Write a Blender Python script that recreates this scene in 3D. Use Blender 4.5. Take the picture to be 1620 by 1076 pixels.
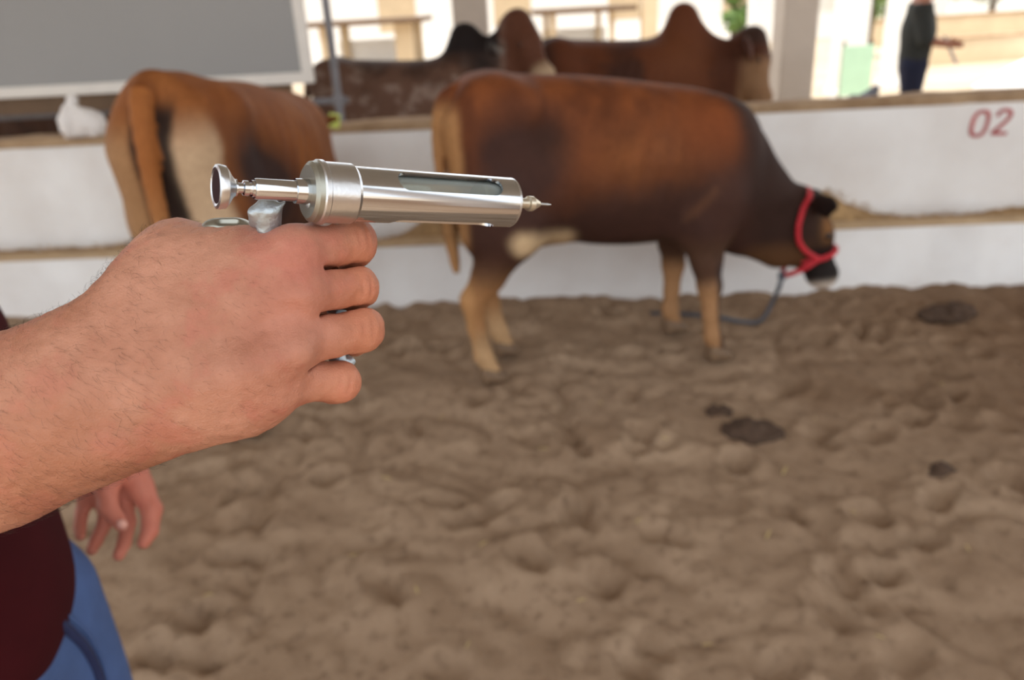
import bpy, bmesh, math, random
import numpy as np
from mathutils import Vector, Matrix

random.seed(7)
RNG = np.random.default_rng(11)
for o in list(bpy.data.objects):
    bpy.data.objects.remove(o, do_unlink=True)
scene = bpy.context.scene
COL = scene.collection

# ------------------------------------------------------------------ camera, sky, sun, exposure
FPX, CAM_H, PITCH, ROLL = 1260.0, 1.5, 22.8, 3.2
def cam_basis():
    t, r = math.radians(PITCH), math.radians(ROLL)
    f = np.array([0, math.cos(t), -math.sin(t)]); R = np.array([1.0, 0, 0]); U = np.cross(R, f)
    return f, R*math.cos(r) - U*math.sin(r), U*math.cos(r) + R*math.sin(r)
CF, CR, CU = cam_basis()
CAM = np.array([0, 0, CAM_H])
cam_data = bpy.data.cameras.new('camera')
cam = bpy.data.objects.new('camera', cam_data); COL.objects.link(cam)
m = Matrix.Identity(4)
for i in range(3):
    m[i][0], m[i][1], m[i][2], m[i][3] = CR[i], CU[i], -CF[i], CAM[i]
cam.matrix_world = m
cam_data.sensor_fit = 'HORIZONTAL'; cam_data.sensor_width = 36.0
cam_data.lens = FPX*36.0/1620.0
cam_data.clip_start = 0.02; cam_data.clip_end = 300
cam_data.dof.use_dof = True
cam_data.dof.focus_distance = 0.365
cam_data.dof.aperture_fstop = 7.6
scene.camera = cam

world = bpy.data.worlds.new('sky'); scene.world = world; world.use_nodes = True
bg = world.node_tree.nodes['Background']
bg.inputs['Color'].default_value = (0.93, 0.965, 1.0, 1); bg.inputs['Strength'].default_value = 2.0
sun_d = bpy.data.lights.new('sun', 'SUN'); sun = bpy.data.objects.new('sun', sun_d); COL.objects.link(sun)
sun_d.energy = 5.0; sun_d.angle = math.radians(1.0); sun_d.color = (1.0, 0.96, 0.9)
sun.rotation_euler = (math.radians(13), math.radians(-8), 0)
sun.location = (0, 0, 12)
scene.view_settings.view_transform = 'Standard'; scene.view_settings.look = 'None'
scene.view_settings.gamma = 1.0; scene.view_settings.use_curve_mapping = False
scene.view_settings.exposure = 0.0

# ------------------------------------------------------------------ layout helpers
def ray(x, y): return CF + CR*((x-810)/FPX) - CU*((y-538)/FPX)
def at(x, y, d): return CAM + ray(x, y)*d
def on_ground(x, y, z=0.0):
    r = ray(x, y); return CAM + r*((z-CAM_H)/r[2])
def on_y(x, y, Y):
    r = ray(x, y); return CAM + r*(Y/r[1])

def lin(c):
    c = np.asarray(c, float)/255.0
    return np.where(c <= .04045, c/12.92, ((c+.055)/1.055)**2.4)
def rgba(c): return tuple(lin(c)) + (1.0,)

# ------------------------------------------------------------------ noise (numpy)
def _hash(i, j, k):
    n = (i.astype(np.int64)*73856093) ^ (j.astype(np.int64)*19349663) ^ (k.astype(np.int64)*83492791)
    n = (n ^ (n >> 13)) * 1274126177
    n = n ^ (n >> 16)
    return (n & 0xffff).astype(np.float64)/65535.0
def vnoise(P):
    I = np.floor(P).astype(np.int64); F = P-I; F = F*F*F*(F*(F*6-15)+10)
    r = 0
    for a in (0, 1):
        wa = F[:, 0] if a else 1-F[:, 0]
        for b in (0, 1):
            wb = F[:, 1] if b else 1-F[:, 1]
            for c in (0, 1):
                wc = F[:, 2] if c else 1-F[:, 2]
                r = r + wa*wb*wc*_hash(I[:, 0]+a, I[:, 1]+b, I[:, 2]+c)
    return r
def fbm(P, octs=4, gain=.5):
    r, a, t = 0, 1.0, 0.0
    for o in range(octs):
        r = r + a*vnoise(P*(2.03**o)+17.3*o); t += a; a *= gain
    return r/t
def sstep(a, b, x):
    t = np.clip((x-a)/(b-a), 0, 1); return t*t*(3-2*t)
def mixc(c0, c1, f): return c0*(1-f)[:, None] + c1*f[:, None]

# ------------------------------------------------------------------ signed-distance modelling
def V3(*a): return np.array(a, float)
def smin(a, b, k):
    h = np.maximum(k-np.abs(a-b), 0)/k
    return np.minimum(a, b) - h*h*k*.25
def rc(a, b, ra, rb, n=None, s=1.0):
    a = np.asarray(a, float); b = np.asarray(b, float); ba = b-a; L2 = max(ba@ba, 1e-12)
    if n is not None:
        n = np.asarray(n, float); n = n/np.linalg.norm(n)
    def f(P):
        q = P-a; t = np.clip((q@ba)/L2, 0, 1)
        q = q - t[:, None]*ba
        if n is not None:
            qn = q@n; d2 = (q*q).sum(1) + qn*qn*(1/(s*s)-1)
            return (np.sqrt(np.maximum(d2, 0)) - (ra+(rb-ra)*t))*max(min(s, 1), .55)
        return np.sqrt((q*q).sum(1)) - (ra+(rb-ra)*t)
    return f
def chain(pts, rs, k=.3, n=None, s=1.0):
    fs = [rc(pts[i], pts[i+1], rs[i], rs[i+1], n, s) for i in range(len(pts)-1)]
    ks = [k*min(rs[i], rs[i+1]) for i in range(len(rs)-1)]
    def f(P):
        d = fs[0](P)
        for g, kk in zip(fs[1:], ks[1:]): d = smin(d, g(P), max(kk, 1e-5))
        return d
    return f
def ell(c, r):
    c = np.asarray(c, float); r = np.asarray(r, float)
    def f(P):
        q = (P-c)/r; l = np.sqrt((q*q).sum(1)); q2 = q/r; g = np.sqrt((q2*q2).sum(1))
        return l*(l-1)/np.maximum(g, 1e-9)
    return f
def union(fs, k):
    def f(P):
        d = fs[0](P)
        for g in fs[1:]: d = smin(d, g(P), k)
        return d
    return f
def loft(axis, st, e=2.0):
    """elliptic sections along a world axis; st rows: (pos, centre_u, centre_v, half_u, half_v)"""
    st = np.asarray(st, float); iu, iv = [i for i in range(3) if i != axis]
    def f(P):
        x = P[:, axis]; xc = np.clip(x, st[0, 0], st[-1, 0])
        j = np.clip(np.searchsorted(st[:, 0], xc, side='right')-1, 0, len(st)-2)
        t = (xc-st[j, 0])/(st[j+1, 0]-st[j, 0])
        def hm(col):
            v = st[:, col]; d = np.gradient(v, st[:, 0]); dx = st[j+1, 0]-st[j, 0]
            return ((2*t**3-3*t**2+1)*v[j] + (t**3-2*t**2+t)*d[j]*dx + (-2*t**3+3*t**2)*v[j+1] + (t**3-t**2)*d[j+1]*dx)
        cu, cv = hm(1), hm(2); hu, hv = np.maximum(hm(3), .005), np.maximum(hm(4), .005)
        a = np.abs((P[:, iu]-cu)/hu); b = np.abs((P[:, iv]-cv)/hv)
        l = (a**e+b**e)**(1/e)
        d = (l-1)*np.minimum(hu, hv)
        ex = np.abs(x-xc)
        return np.where(ex > 0, np.sqrt(np.maximum(d, 0)**2+ex**2), d) if True else d
    return f

def sdf_mesh(fn, lo, hi, h, project=2):
    """sparse surface nets -> verts, quads"""
    lo = np.asarray(lo, float); hi = np.asarray(hi, float)
    B = 8
    nb = np.ceil((hi-lo)/(h*B)).astype(int)
    N = nb*B+1
    bi = np.stack(np.meshgrid(*[np.arange(n) for n in nb], indexing='ij'), -1).reshape(-1, 3)
    ctr = lo + (bi+.5)*B*h
    dc = np.concatenate([fn(c) for c in np.array_split(ctr, max(1, len(ctr)//200000))])
    act = np.abs(dc) < B*h*1.55
    D = np.full(tuple(N), 1.0, np.float32)
    Db = np.where(dc > 0, 1.0, -1.0).reshape(tuple(nb))
    D[:-1, :-1, :-1] = np.repeat(np.repeat(np.repeat(Db, B, 0), B, 1), B, 2)
    ab = bi[act]
    off = np.stack(np.meshgrid(*[np.arange(B+1)]*3, indexing='ij'), -1).reshape(-1, 3)
    for chunk in np.array_split(ab, max(1, len(ab)//250)):
        idx = (chunk[:, None, :]*B + off[None]).reshape(-1, 3)
        D[idx[:, 0], idx[:, 1], idx[:, 2]] = fn(lo+idx*h)
    S = D < 0
    cnt = np.zeros(tuple(N-1), np.int8)
    for a in (0, 1):
        for b in (0, 1):
            for c in (0, 1):
                cnt += S[a:N[0]-1+a, b:N[1]-1+b, c:N[2]-1+c]
    cells = np.argwhere((cnt > 0) & (cnt < 8))
    vid = np.full(tuple(N-1), -1, np.int64); vid[cells[:, 0], cells[:, 1], cells[:, 2]] = np.arange(len(cells))
    acc = np.zeros((len(cells), 3)); w = np.zeros(len(cells))
    corners = [(a, b, c) for a in (0, 1) for b in (0, 1) for c in (0, 1)]
    for p in corners:
        for ax in range(3):
            if p[ax] == 0:
                q = list(p); q[ax] = 1
                d0 = D[cells[:, 0]+p[0], cells[:, 1]+p[1], cells[:, 2]+p[2]]
                d1 = D[cells[:, 0]+q[0], cells[:, 1]+q[1], cells[:, 2]+q[2]]
                mk = (d0 < 0) != (d1 < 0)
                t = np.where(mk, d0/np.where(mk, d0-d1, 1), 0)
                pos = np.tile(np.array(p, float), (len(cells), 1)); pos[:, ax] += t
                acc += pos*mk[:, None]; w += mk
    Vv = lo + (cells + acc/w[:, None])*h
    faces = []
    for ax in range(3):
        u, v = (ax+1) % 3, (ax+2) % 3
        sl0 = [slice(None)]*3; sl1 = [slice(None)]*3
        sl0[ax] = slice(0, N[ax]-1); sl1[ax] = slice(1, N[ax])
        A, C2 = S[tuple(sl0)], S[tuple(sl1)]
        e = np.argwhere(A != C2)
        e = e[(e[:, u] > 0) & (e[:, v] > 0) & (e[:, u] < N[u]-1) & (e[:, v] < N[v]-1)]
        flip = A[e[:, 0], e[:, 1], e[:, 2]]
        def cell(du, dv):
            c = e.copy(); c[:, u] -= du; c[:, v] -= dv
            return vid[c[:, 0], c[:, 1], c[:, 2]]
        q = np.stack([cell(1, 1), cell(0, 1), cell(0, 0), cell(1, 0)], 1)
        q[~flip] = q[~flip][:, ::-1]
        faces.append(q)
    Fq = np.concatenate(faces); Fq = Fq[(Fq >= 0).all(1)]
    for _ in range(project):
        ep = h*.35
        g = np.stack([fn(Vv+np.eye(3)[i]*ep)-fn(Vv-np.eye(3)[i]*ep) for i in range(3)], 1)/(2*ep)
        d = fn(Vv); gl = np.maximum((g*g).sum(1), .05)
        Vv = Vv - np.clip(d/gl, -h*.6, h*.6)[:, None]*g*.8
    return Vv, Fq

# ------------------------------------------------------------------ mesh / object helpers
def np_mesh(name, V, Fq, smooth=True):
    me = bpy.data.meshes.new(name)
    V = np.asarray(V, np.float32); Fq = np.asarray(Fq, np.int32); k = Fq.shape[1]
    me.vertices.add(len(V)); me.vertices.foreach_set('co', V.ravel())
    me.loops.add(Fq.size); me.loops.foreach_set('vertex_index', Fq.ravel())
    me.polygons.add(len(Fq)); me.polygons.foreach_set('loop_start', np.arange(len(Fq), dtype=np.int32)*k)
    me.update(calc_edges=True); me.validate()
    me.polygons.foreach_set('use_smooth', np.full(len(me.polygons), smooth)); me.update()
    return me
def set_col(me, C):
    at_ = me.color_attributes.new('Col', 'FLOAT_COLOR', 'POINT')
    C4 = np.ones((len(me.vertices), 4), np.float32); C4[:, :3] = C
    at_.data.foreach_set('color', C4.ravel())
def link(name, me, mat=None, parent=None):
    o = bpy.data.objects.new(name, me); COL.objects.link(o)
    if mat is not None and me is not None:
        if not me.materials: me.materials.append(mat)
    if parent is not None: o.parent = parent
    return o
def tag(o, label=None, cat=None, group=None, kind=None):
    if label: o['label'] = label
    if cat: o['category'] = cat
    if group: o['group'] = group
    if kind: o['kind'] = kind
    return o
def empty(name, loc=(0, 0, 0), rz=0.0):
    o = bpy.data.objects.new(name, None); COL.objects.link(o)
    o.location = loc; o.rotation_euler = (0, 0, rz); o.empty_display_size = .1
    return o
class MB:
    def __init__(s): s.bm = bmesh.new()
    def box(s, lo, hi, bev=0.0, seg=2):
        lo, hi = Vector(lo), Vector(hi)
        r = bmesh.ops.create_cube(s.bm, size=1.0)
        for v in r['verts']:
            v.co = Vector([(lo[i]+hi[i])/2 + v.co[i]*(hi[i]-lo[i]) for i in range(3)])
        if bev > 0:
            es = list({e for v in r['verts'] for e in v.link_edges})
            bmesh.ops.bevel(s.bm, geom=es, offset=bev, segments=seg, affect='EDGES', profile=.5)
        return s
    def lathe(s, prof, n=40, M=None, cap=True):
        """profile (x along axis, r) around local X"""
        rings = []
        for (x, r) in prof:
            ring = []
            for i in range(n):
                a = 2*math.pi*i/n
                p = Vector((x, r*math.cos(a), r*math.sin(a)))
                if M is not None: p = M @ p
                ring.append(s.bm.verts.new(p))
            rings.append(ring)
        for A, B in zip(rings, rings[1:]):
            for i in range(n):
                s.bm.faces.new((A[i], A[(i+1) % n], B[(i+1) % n], B[i]))
        if cap:
            s.bm.faces.new(rings[0][::-1]); s.bm.faces.new(rings[-1])
        return s
    def tube(s, pts, rs, n=12, flat=None, fs=1.0):
        pts = [Vector(p) for p in pts]
        if not hasattr(rs, '__len__'): rs = [rs]*len(pts)
        rings = []; prev = None
        for i, p in enumerate(pts):
            t = (pts[min(i+1, len(pts)-1)]-pts[max(i-1, 0)]).normalized()
            if flat is not None:
                a = Vector(flat); a = (a - t*a.dot(t)).normalized()
            elif prev is None:
                a = t.orthogonal().normalized()
            else:
                a = (prev - t*prev.dot(t)).normalized()
            prev = a; b = t.cross(a)
            rings.append([s.bm.verts.new(p + a*(rs[i]*fs*math.cos(2*math.pi*k/n)) + b*(rs[i]*math.sin(2*math.pi*k/n))) for k in range(n)])
        for A, B in zip(rings, rings[1:]):
            for k in range(n):
                s.bm.faces.new((A[k], A[(k+1) % n], B[(k+1) % n], B[k]))
        s.bm.faces.new(rings[0][::-1]); s.bm.faces.new(rings[-1])
        return s
    def poly_prism(s, pts, d):
        """flat polygon pts (3d) extruded by vector d"""
        d = Vector(d)
        A = [s.bm.verts.new(Vector(p)) for p in pts]; B = [s.bm.verts.new(Vector(p)+d) for p in pts]
        n = len(A)
        s.bm.faces.new(A[::-1]); s.bm.faces.new(B)
        for i in range(n): s.bm.faces.new((A[i], A[(i+1) % n], B[(i+1) % n], B[i]))
        return s
    def build(s, name, mat, parent=None, smooth=None):
        bmesh.ops.recalc_face_normals(s.bm, faces=s.bm.faces)
        me = bpy.data.meshes.new(name); s.bm.to_mesh(me); s.bm.free()
        if smooth is not None:
            me.polygons.foreach_set('use_smooth', np.full(len(me.polygons), True)); me.update()
            me.set_sharp_from_angle(angle=math.radians(smooth))
        return link(name, me, mat, parent)
def spline(pts, n=8):
    pts = [np.asarray(p, float) for p in pts]; out = []
    for i in range(len(pts)-1):
        p0, p1, p2, p3 = pts[max(i-1, 0)], pts[i], pts[i+1], pts[min(i+2, len(pts)-1)]
        for k in range(n):
            t = k/n
            out.append(.5*((2*p1)+(-p0+p2)*t+(2*p0-5*p1+4*p2-p3)*t*t+(-p0+3*p1-3*p2+p3)*t**3))
    out.append(pts[-1]); return out

# ------------------------------------------------------------------ materials
def mat(name, col=(200, 200, 200), rough=.6, metal=0.0, noise=None, bump=None, attr=False, vary=.15, dark=None, spec=.5,
        sss=0.0, trans=0.0, ior=1.45, coords='Object', sheen=0.0, emis=None):
    m_ = bpy.data.materials.new(name); m_.use_nodes = True; nt = m_.node_tree; N, L = nt.nodes, nt.links
    b = N['Principled BSDF']
    b.inputs['Roughness'].default_value = rough; b.inputs['Metallic'].default_value = metal
    b.inputs['Specular IOR Level'].default_value = spec; b.inputs['IOR'].default_value = ior
    b.inputs['Base Color'].default_value = rgba(col)
    if sss:
        b.inputs['Subsurface Weight'].default_value = sss; b.inputs['Subsurface Radius'].default_value = (1.0, .35, .2)
        b.inputs['Subsurface Scale'].default_value = .004
    if trans: b.inputs['Transmission Weight'].default_value = trans
    if sheen:
        b.inputs['Sheen Weight'].default_value = sheen; b.inputs['Sheen Roughness'].default_value = .4
    tc = N.new('ShaderNodeTexCoord')
    src = None
    if attr:
        a = N.new('ShaderNodeAttribute'); a.attribute_name = 'Col'; src = a.outputs['Color']
    if noise:
        nz = N.new('ShaderNodeTexNoise'); nz.inputs['Scale'].default_value = noise; nz.inputs['Detail'].default_value = 6
        nz.inputs['Roughness'].default_value = .62
        L.new(tc.outputs[coords], nz.inputs['Vector'])
        rmp = N.new('ShaderNodeMapRange'); rmp.inputs['From Min'].default_value = .28; rmp.inputs['From Max'].default_value = .72
        L.new(nz.outputs['Fac'], rmp.inputs['Value'])
        mx = N.new('ShaderNodeMix'); mx.data_type = 'RGBA'
        if src is not None:
            dk = N.new('ShaderNodeMix'); dk.data_type = 'RGBA'; dk.blend_type = 'MULTIPLY'; dk.inputs[0].default_value = 1
            L.new(src, dk.inputs[6]); dk.inputs[7].default_value = (1-vary*2, 1-vary*2.1, 1-vary*2.2, 1)
            L.new(dk.outputs[2], mx.inputs[6]); L.new(src, mx.inputs[7])
        else:
            c0 = lin(col); c1 = lin(dark) if dark is not None else c0*(1-vary*2)
            mx.inputs[6].default_value = tuple(c1)+(1,); mx.inputs[7].default_value = tuple(c0)+(1,)
        L.new(rmp.outputs[0], mx.inputs[0]); src = mx.outputs[2]
    if src is not None: L.new(src, b.inputs['Base Color'])
    if bump:
        sc, st = bump
        nb = N.new('ShaderNodeTexNoise'); nb.inputs['Scale'].default_value = sc; nb.inputs['Detail'].default_value = 4
        L.new(tc.outputs[coords], nb.inputs['Vector'])
        bp = N.new('ShaderNodeBump'); bp.inputs['Strength'].default_value = st; bp.inputs['Distance'].default_value = 1.0/sc
        L.new(nb.outputs['Fac'], bp.inputs['Height']); L.new(bp.outputs['Normal'], b.inputs['Normal'])
    if emis:
        b.inputs['Emission Color'].default_value = rgba(emis[0]); b.inputs['Emission Strength'].default_value = emis[1]
    return m_
M = {}
M['fur'] = mat('fur', attr=True, noise=60, vary=.12, rough=.7, bump=(140, .25), spec=.18)
M['hoof'] = mat('hoof', (128, 102, 78), .5, noise=40, vary=.2)
M['eye'] = mat('eye', (18, 12, 9), .08)
M['skin'] = mat('skin', attr=True, noise=260, vary=.05, rough=.5, bump=(1100, .5), spec=.32, sss=.08)
M['nail'] = mat('nail', (214, 160, 145), .3)
M['hair'] = mat('hair', (38, 26, 18), .5)
M['maroon'] = mat('maroon_cotton', (62, 14, 20), .9, noise=9, vary=.14, bump=(700, .3), spec=.15)
M['denim'] = mat('blue_denim', (72, 98, 150), .85, noise=14, vary=.16, bump=(900, .4))
M['denim_dark'] = mat('denim_seam', (34, 44, 84), .85, noise=20, vary=.15)
M['chrome'] = mat('polished_steel', (206, 211, 218), .12, 1.0, noise=30, vary=.03)
M['brushed'] = mat('brushed_aluminium', (212, 215, 219), .28, 1.0, noise=50, vary=.05, bump=(500, .05))
M['castzinc'] = mat('cast_zinc', (186, 198, 206), .42, .85, noise=160, vary=.1, bump=(300, .2))
M['dulls'] = mat('dull_steel', (168, 168, 158), .35, .9, noise=60, vary=.1)
M['darkhole'] = mat('dark_maroon', (40, 16, 20), .6, spec=.2)  # plain dark maroon colour for the knob recess
M['glass'] = mat('syringe_glass', (225, 232, 226), .04, trans=.85, ior=1.47)
M['rubber'] = mat('piston_rubber', (78, 84, 82), .45)
M['red'] = mat('red_webbing', (205, 44, 56), .6, noise=120, vary=.1)
M['rope'] = mat('grey_rope', (92, 96, 104), .8, noise=200, vary=.2)
M['tagy'] = mat('yellow_green_plastic', (214, 232, 120), .4)
M['redpaint'] = mat('red_paint', (200, 108, 108), .7, noise=14, vary=.22)

# ------------------------------------------------------------------ setting: walls of the pen, trough, roof, columns
WO = np.array([0.0, 4.135, 0.0]); WA = math.radians(-3.67)
def wall_mat():
    m_ = bpy.data.materials.new('whitewash'); m_.use_nodes = True; N, L = m_.node_tree.nodes, m_.node_tree.links
    b = N['Principled BSDF']; b.inputs['Roughness'].default_value = .75
    tc = N.new('ShaderNodeTexCoord')
    n1 = N.new('ShaderNodeTexNoise'); n1.inputs['Scale'].default_value = 2.6; n1.inputs['Detail'].default_value = 7
    n2 = N.new('ShaderNodeTexNoise'); n2.inputs['Scale'].default_value = 38; n2.inputs['Detail'].default_value = 5
    L.new(tc.outputs['Object'], n1.inputs['Vector']); L.new(tc.outputs['Object'], n2.inputs['Vector'])
    r1 = N.new('ShaderNodeMapRange'); r1.inputs[1].default_value = .35; r1.inputs[2].default_value = .7
    L.new(n1.outputs['Fac'], r1.inputs[0])
    mx = N.new('ShaderNodeMix'); mx.data_type = 'RGBA'
    mx.inputs[6].default_value = rgba((241, 240, 239)); mx.inputs[7].default_value = rgba((229, 225, 222))
    L.new(r1.outputs[0], mx.inputs[0]); L.new(mx.outputs[2], b.inputs['Base Color'])
    bp = N.new('ShaderNodeBump'); bp.inputs['Strength'].default_value = .3; bp.inputs['Distance'].default_value = .01
    L.new(n2.outputs['Fac'], bp.inputs['Height']); L.new(bp.outputs['Normal'], b.inputs['Normal'])
    return m_
M['white'] = wall_mat()
M['cap'] = mat('stained_cement', (186, 158, 126), .85, noise=5, dark=(140, 112, 84), bump=(60, .4))
M['roof'] = mat('roof_sheet', (176, 172, 168), .6, noise=3, vary=.1)
M['column'] = mat('painted_column', (205, 192, 180), .7, noise=4, vary=.06)
M['paleground'] = mat('pale_sand', (196, 178, 154), .9, noise=.8, dark=(178, 158, 132))
M['whiteconc'] = mat('white_concrete', (240, 238, 234), .8, noise=2, vary=.04)
M['beige'] = mat('beige_wall', (206, 184, 152), .8, noise=2, vary=.08)
M['brownbeam'] = mat('brown_beam', (110, 86, 64), .7, noise=6, vary=.15)
M['mint'] = mat('mint_paint', (186, 222, 194), .6, noise=5, vary=.06)
M['galv'] = mat('galvanised_pipe', (128, 126, 130), .45, .6, noise=30, vary=.12)
M['board'] = mat('grey_board', (150, 150, 150), .55, noise=1.5, vary=.03)
M['frame'] = mat('white_frame', (226, 222, 216), .5, noise=9, vary=.04)

def wall_obj(name, mb, mt, **k):
    o = mb.build(name, mt, **k); o.location = WO; o.rotation_euler = (0, 0, WA); return o
def rough_box(lo, hi, nx, amp, seed):
    """long box with slightly uneven edges"""
    xs = np.linspace(lo[0], hi[0], nx)
    prof = [(lo[1], lo[2]), (lo[1], hi[2]-.012), (lo[1]+.012, hi[2]), (hi[1]-.012, hi[2]), (hi[1], hi[2]-.012), (hi[1], lo[2])]
    V = []; Fq = []
    for i, x in enumerate(xs):
        for j, (y, z) in enumerate(prof):
            p = np.array([[x*3+seed, j*7.1, seed]]); q = np.array([[x*3+seed, j*7.1+50, seed]])
            V.append((x, y+(fbm(p, 3)[0]-.5)*amp, z+(fbm(q, 3)[0]-.5)*amp*(1 if 0 < j < 5 else 0)))
    n = len(prof)
    for i in range(nx-1):
        for j in range(n-1):
            Fq.append((i*n+j, (i+1)*n+j, (i+1)*n+j+1, i*n+j+1))
    return np_mesh('w', np.array(V), np.array(Fq)[:, ::-1], True)
def struct_mesh(name, me, mt):
    me.name = name; me.set_sharp_from_angle(angle=math.radians(35))
    o = link(name, me, mt); o.location = WO; o.rotation_euler = (0, 0, WA); o['kind'] = 'structure'; return o
struct_mesh('wall_trough_curb', rough_box((-7, 0, -.12), (7, .11, .335), 160, .014, 3), M['white'])
wb = struct_mesh('wall_back', rough_box((-7, .40, -.3), (7, .56, .90), 160, .012, 9), M['white'])
struct_mesh('trim_wall_cap', rough_box((-7, .392, .885), (7, .568, .935), 200, .022, 21), M['cap'])
struct_mesh('trim_curb_cap', rough_box((-7, -.003, .330), (7, .114, .347), 200, .012, 33), mat('curb_stain', (206, 180, 146), .85, noise=6, dark=(176, 148, 114)))
MBt = MB().box((-7, .09, -.1), (7, .42, .20)); o = wall_obj('floor_trough', MBt, M['cap']); o['kind'] = 'structure'

# painted number on the wall (strokes as thin raised paint)
def stroke(pts, w):
    pts = [np.array(p, float) for p in pts]; V = []; Fq = []
    for i, p in enumerate(pts):
        t = pts[min(i+1, len(pts)-1)]-pts[max(i-1, 0)]; t /= np.linalg.norm(t); nn = np.array([-t[1], t[0]])
        for s in (-1, 1):
            q = p+nn*s*w/2; V.append((q[0], -.0035, q[1])); V.append((q[0], .004, q[1]))
    for i in range(len(pts)-1):
        a, b = 4*i, 4*(i+1)
        Fq += [(a, b, b+2, a+2), (a, a+1, b+1, b), (a+2, b+2, b+3, a+3), (a+1, a+3, b+3, b+1)]
    return np.array(V), np.array(Fq)
def number_obj(pts, w, x0, z0, sh):
    V, Fq = stroke(pts, w); V = V.copy(); V[:, 0] += V[:, 2]*sh; V += np.array([x0, .393, z0])
    me = np_mesh('painted_digit', V, Fq, False); o = link('painted_digit', me, M['redpaint'], wb); return o
W_, H_ = .078, .128
zero = [(W_/2+math.copysign(abs(math.cos(a))**.75, math.cos(a))*W_/2, H_/2+math.copysign(abs(math.sin(a))**.75, math.sin(a))*H_/2) for a in np.linspace(0, 2*math.pi, 33)]
two = [(.004, H_*.74), (.010, H_*.9), (.028, H_*.99), (.052, H_*.98), (.070, H_*.86), (.068, H_*.68), (.052, H_*.5), (.026, H_*.27), (.004, .010), (.018, .006), (.078, .004)]
two = [tuple(p[:2]) for p in spline([(a, b, 0) for a, b in two], 4)]
d0 = on_y(1533, 211, 4.37); 
ca, sa = math.cos(-WA), math.sin(-WA)
ux = (d0[0]-WO[0])*ca - (d0[1]-WO[1])*sa
number_obj(zero, .019, ux, .715, .12); number_obj(two, .019, ux+.118, .717, .12)

# barn roof on columns, open on every side; unseen near edge cut short for skylight
roof = MB()
for s in (-1, 1):
    roof.poly_prism([(0, -1.4, 5.6), (s*9.5, -1.4, 4.3), (s*9.5, 9.3, 4.3), (0, 9.3, 5.6)], (0, 0, .06))
o = roof.build('ceiling', M['roof']); o['kind'] = 'structure'
def column(x, y, w=.33, z0=-.2, z1=None, mt='column'):
    z1 = z1 if z1 else 5.6-1.3*abs(x)/9.5
    o = MB().box((-w/2, -w/2, 0), (w/2, w/2, z1-z0), .02).box((-w/2-.03, -w/2-.03, 0), (w/2+.03, w/2+.03, .12), .01).build('column', M[mt])
    o.location = (x, y, z0); return o
colx = [(-6.6, 'column at the far end behind the dark cow'), (-3.4, 'square painted column hidden behind the grey board'), (-.218, 'square painted column behind the dark hump of the speckled zebu'), (2.86, 'square painted column behind the head of the brown humped zebu'), (6.0, 'square painted column past the standing man')]
for x, lb in colx:
    tag(column(x, 8.1), lb, 'column', 'columns carrying the barn roof')
for x in (-8.2, -3.4, 2.86, 8.2):
    tag(column(x, -1.1), 'square painted column on the near side of the barn', 'column', 'columns carrying the barn roof')

# ground outside, lower than the pen
def plane_obj(name, x0, x1, y0, y1, z, mt, nx=2, ny=2):
    o = MB().box((x0, y0, z-.05), (x1, y1, z)).build(name, M[mt]); o['kind'] = 'structure'; return o
plane_obj('floor_outside', -70, 70, -45, 110, -.16, 'paleground')

# pen floor: trampled sand
def axis(segs):
    out = []
    for a, b, h in segs: out += list(np.arange(a, b-1e-6, h))
    return np.array(out+[segs[-1][1]])
gx = axis([(-7, -3.3, .12), (-3.3, 3.4, .0165), (3.4, 7, .12)]); gy = axis([(-6, .3, .15), (.3, 4.24, .0165), (4.24, 4.62, .05)])
GX, GY = np.meshgrid(gx, gy, indexing='ij'); PX = np.stack([GX.ravel(), GY.ravel(), np.zeros(GX.size)], 1)
def sand_h(P):
    w = (fbm(P*2.2+5, 3)[:, None]-.5)*.35*np.array([[1, -.8, 0]])
    Q = P+w
    h = (fbm(Q*1.5, 3)-.5)*.05
    b1 = np.abs(fbm(Q*np.array([[3.0, 2.7, 1]])+40, 3)*2-1); h = h + (np.minimum(b1*3.2, 1))*.034
    b2 = np.abs(fbm(Q*np.array([[8.5, 7.0, 1]])+80, 2)*2-1); h = h + np.minimum(b2*2.4, 1)*.011
    h = h + (fbm(P*34+3, 3)-.5)*.009
    return h-.036
HZ = sand_h(PX)
rg = np.random.default_rng(5)
for i in range(430):                                     # hoof prints: a dip with a pushed-up rim
    cx, cy = rg.uniform(-3.2, 3.4), rg.uniform(.4, 4.05); a = rg.uniform(0, math.pi); la, lb = rg.uniform(.05, .085), rg.uniform(.035, .055); dp = rg.uniform(.010, .038)
    sel = np.where((np.abs(PX[:, 0]-cx) < .22) & (np.abs(PX[:, 1]-cy) < .22))[0]
    dx, dy = PX[sel, 0]-cx, PX[sel, 1]-cy
    u = (dx*math.cos(a)+dy*math.sin(a))/la; v = (-dx*math.sin(a)+dy*math.cos(a))/lb
    r = np.sqrt(u*u+v*v)
    HZ[sel] += -dp*np.exp(-(r**4)) + dp*.40*np.exp(-((r-1.5)/.38)**2)
HZ = HZ*np.where(GY.ravel() > 4.2, .4, 1)
_in = (np.abs(PX[:, 0]) < 3.2) & (PX[:, 1] > .4) & (PX[:, 1] < 4.1)
HZ = HZ-HZ[_in].mean()-.004
for hx, hy in ((-.125, 3.144), (-.03, 3.39), (.904, 3.21), (.80, 3.58), (-1.02, 2.76), (-1.24, 2.75)):     # sand trodden flat under the hooves
    w_ = np.exp(-(((PX[:, 0]-hx)/.12)**2+((PX[:, 1]-hy)/.12)**2)**2); HZ = HZ*(1-w_)+(-.006)*w_
PX[:, 2] = HZ
ni, nj = GX.shape
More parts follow.
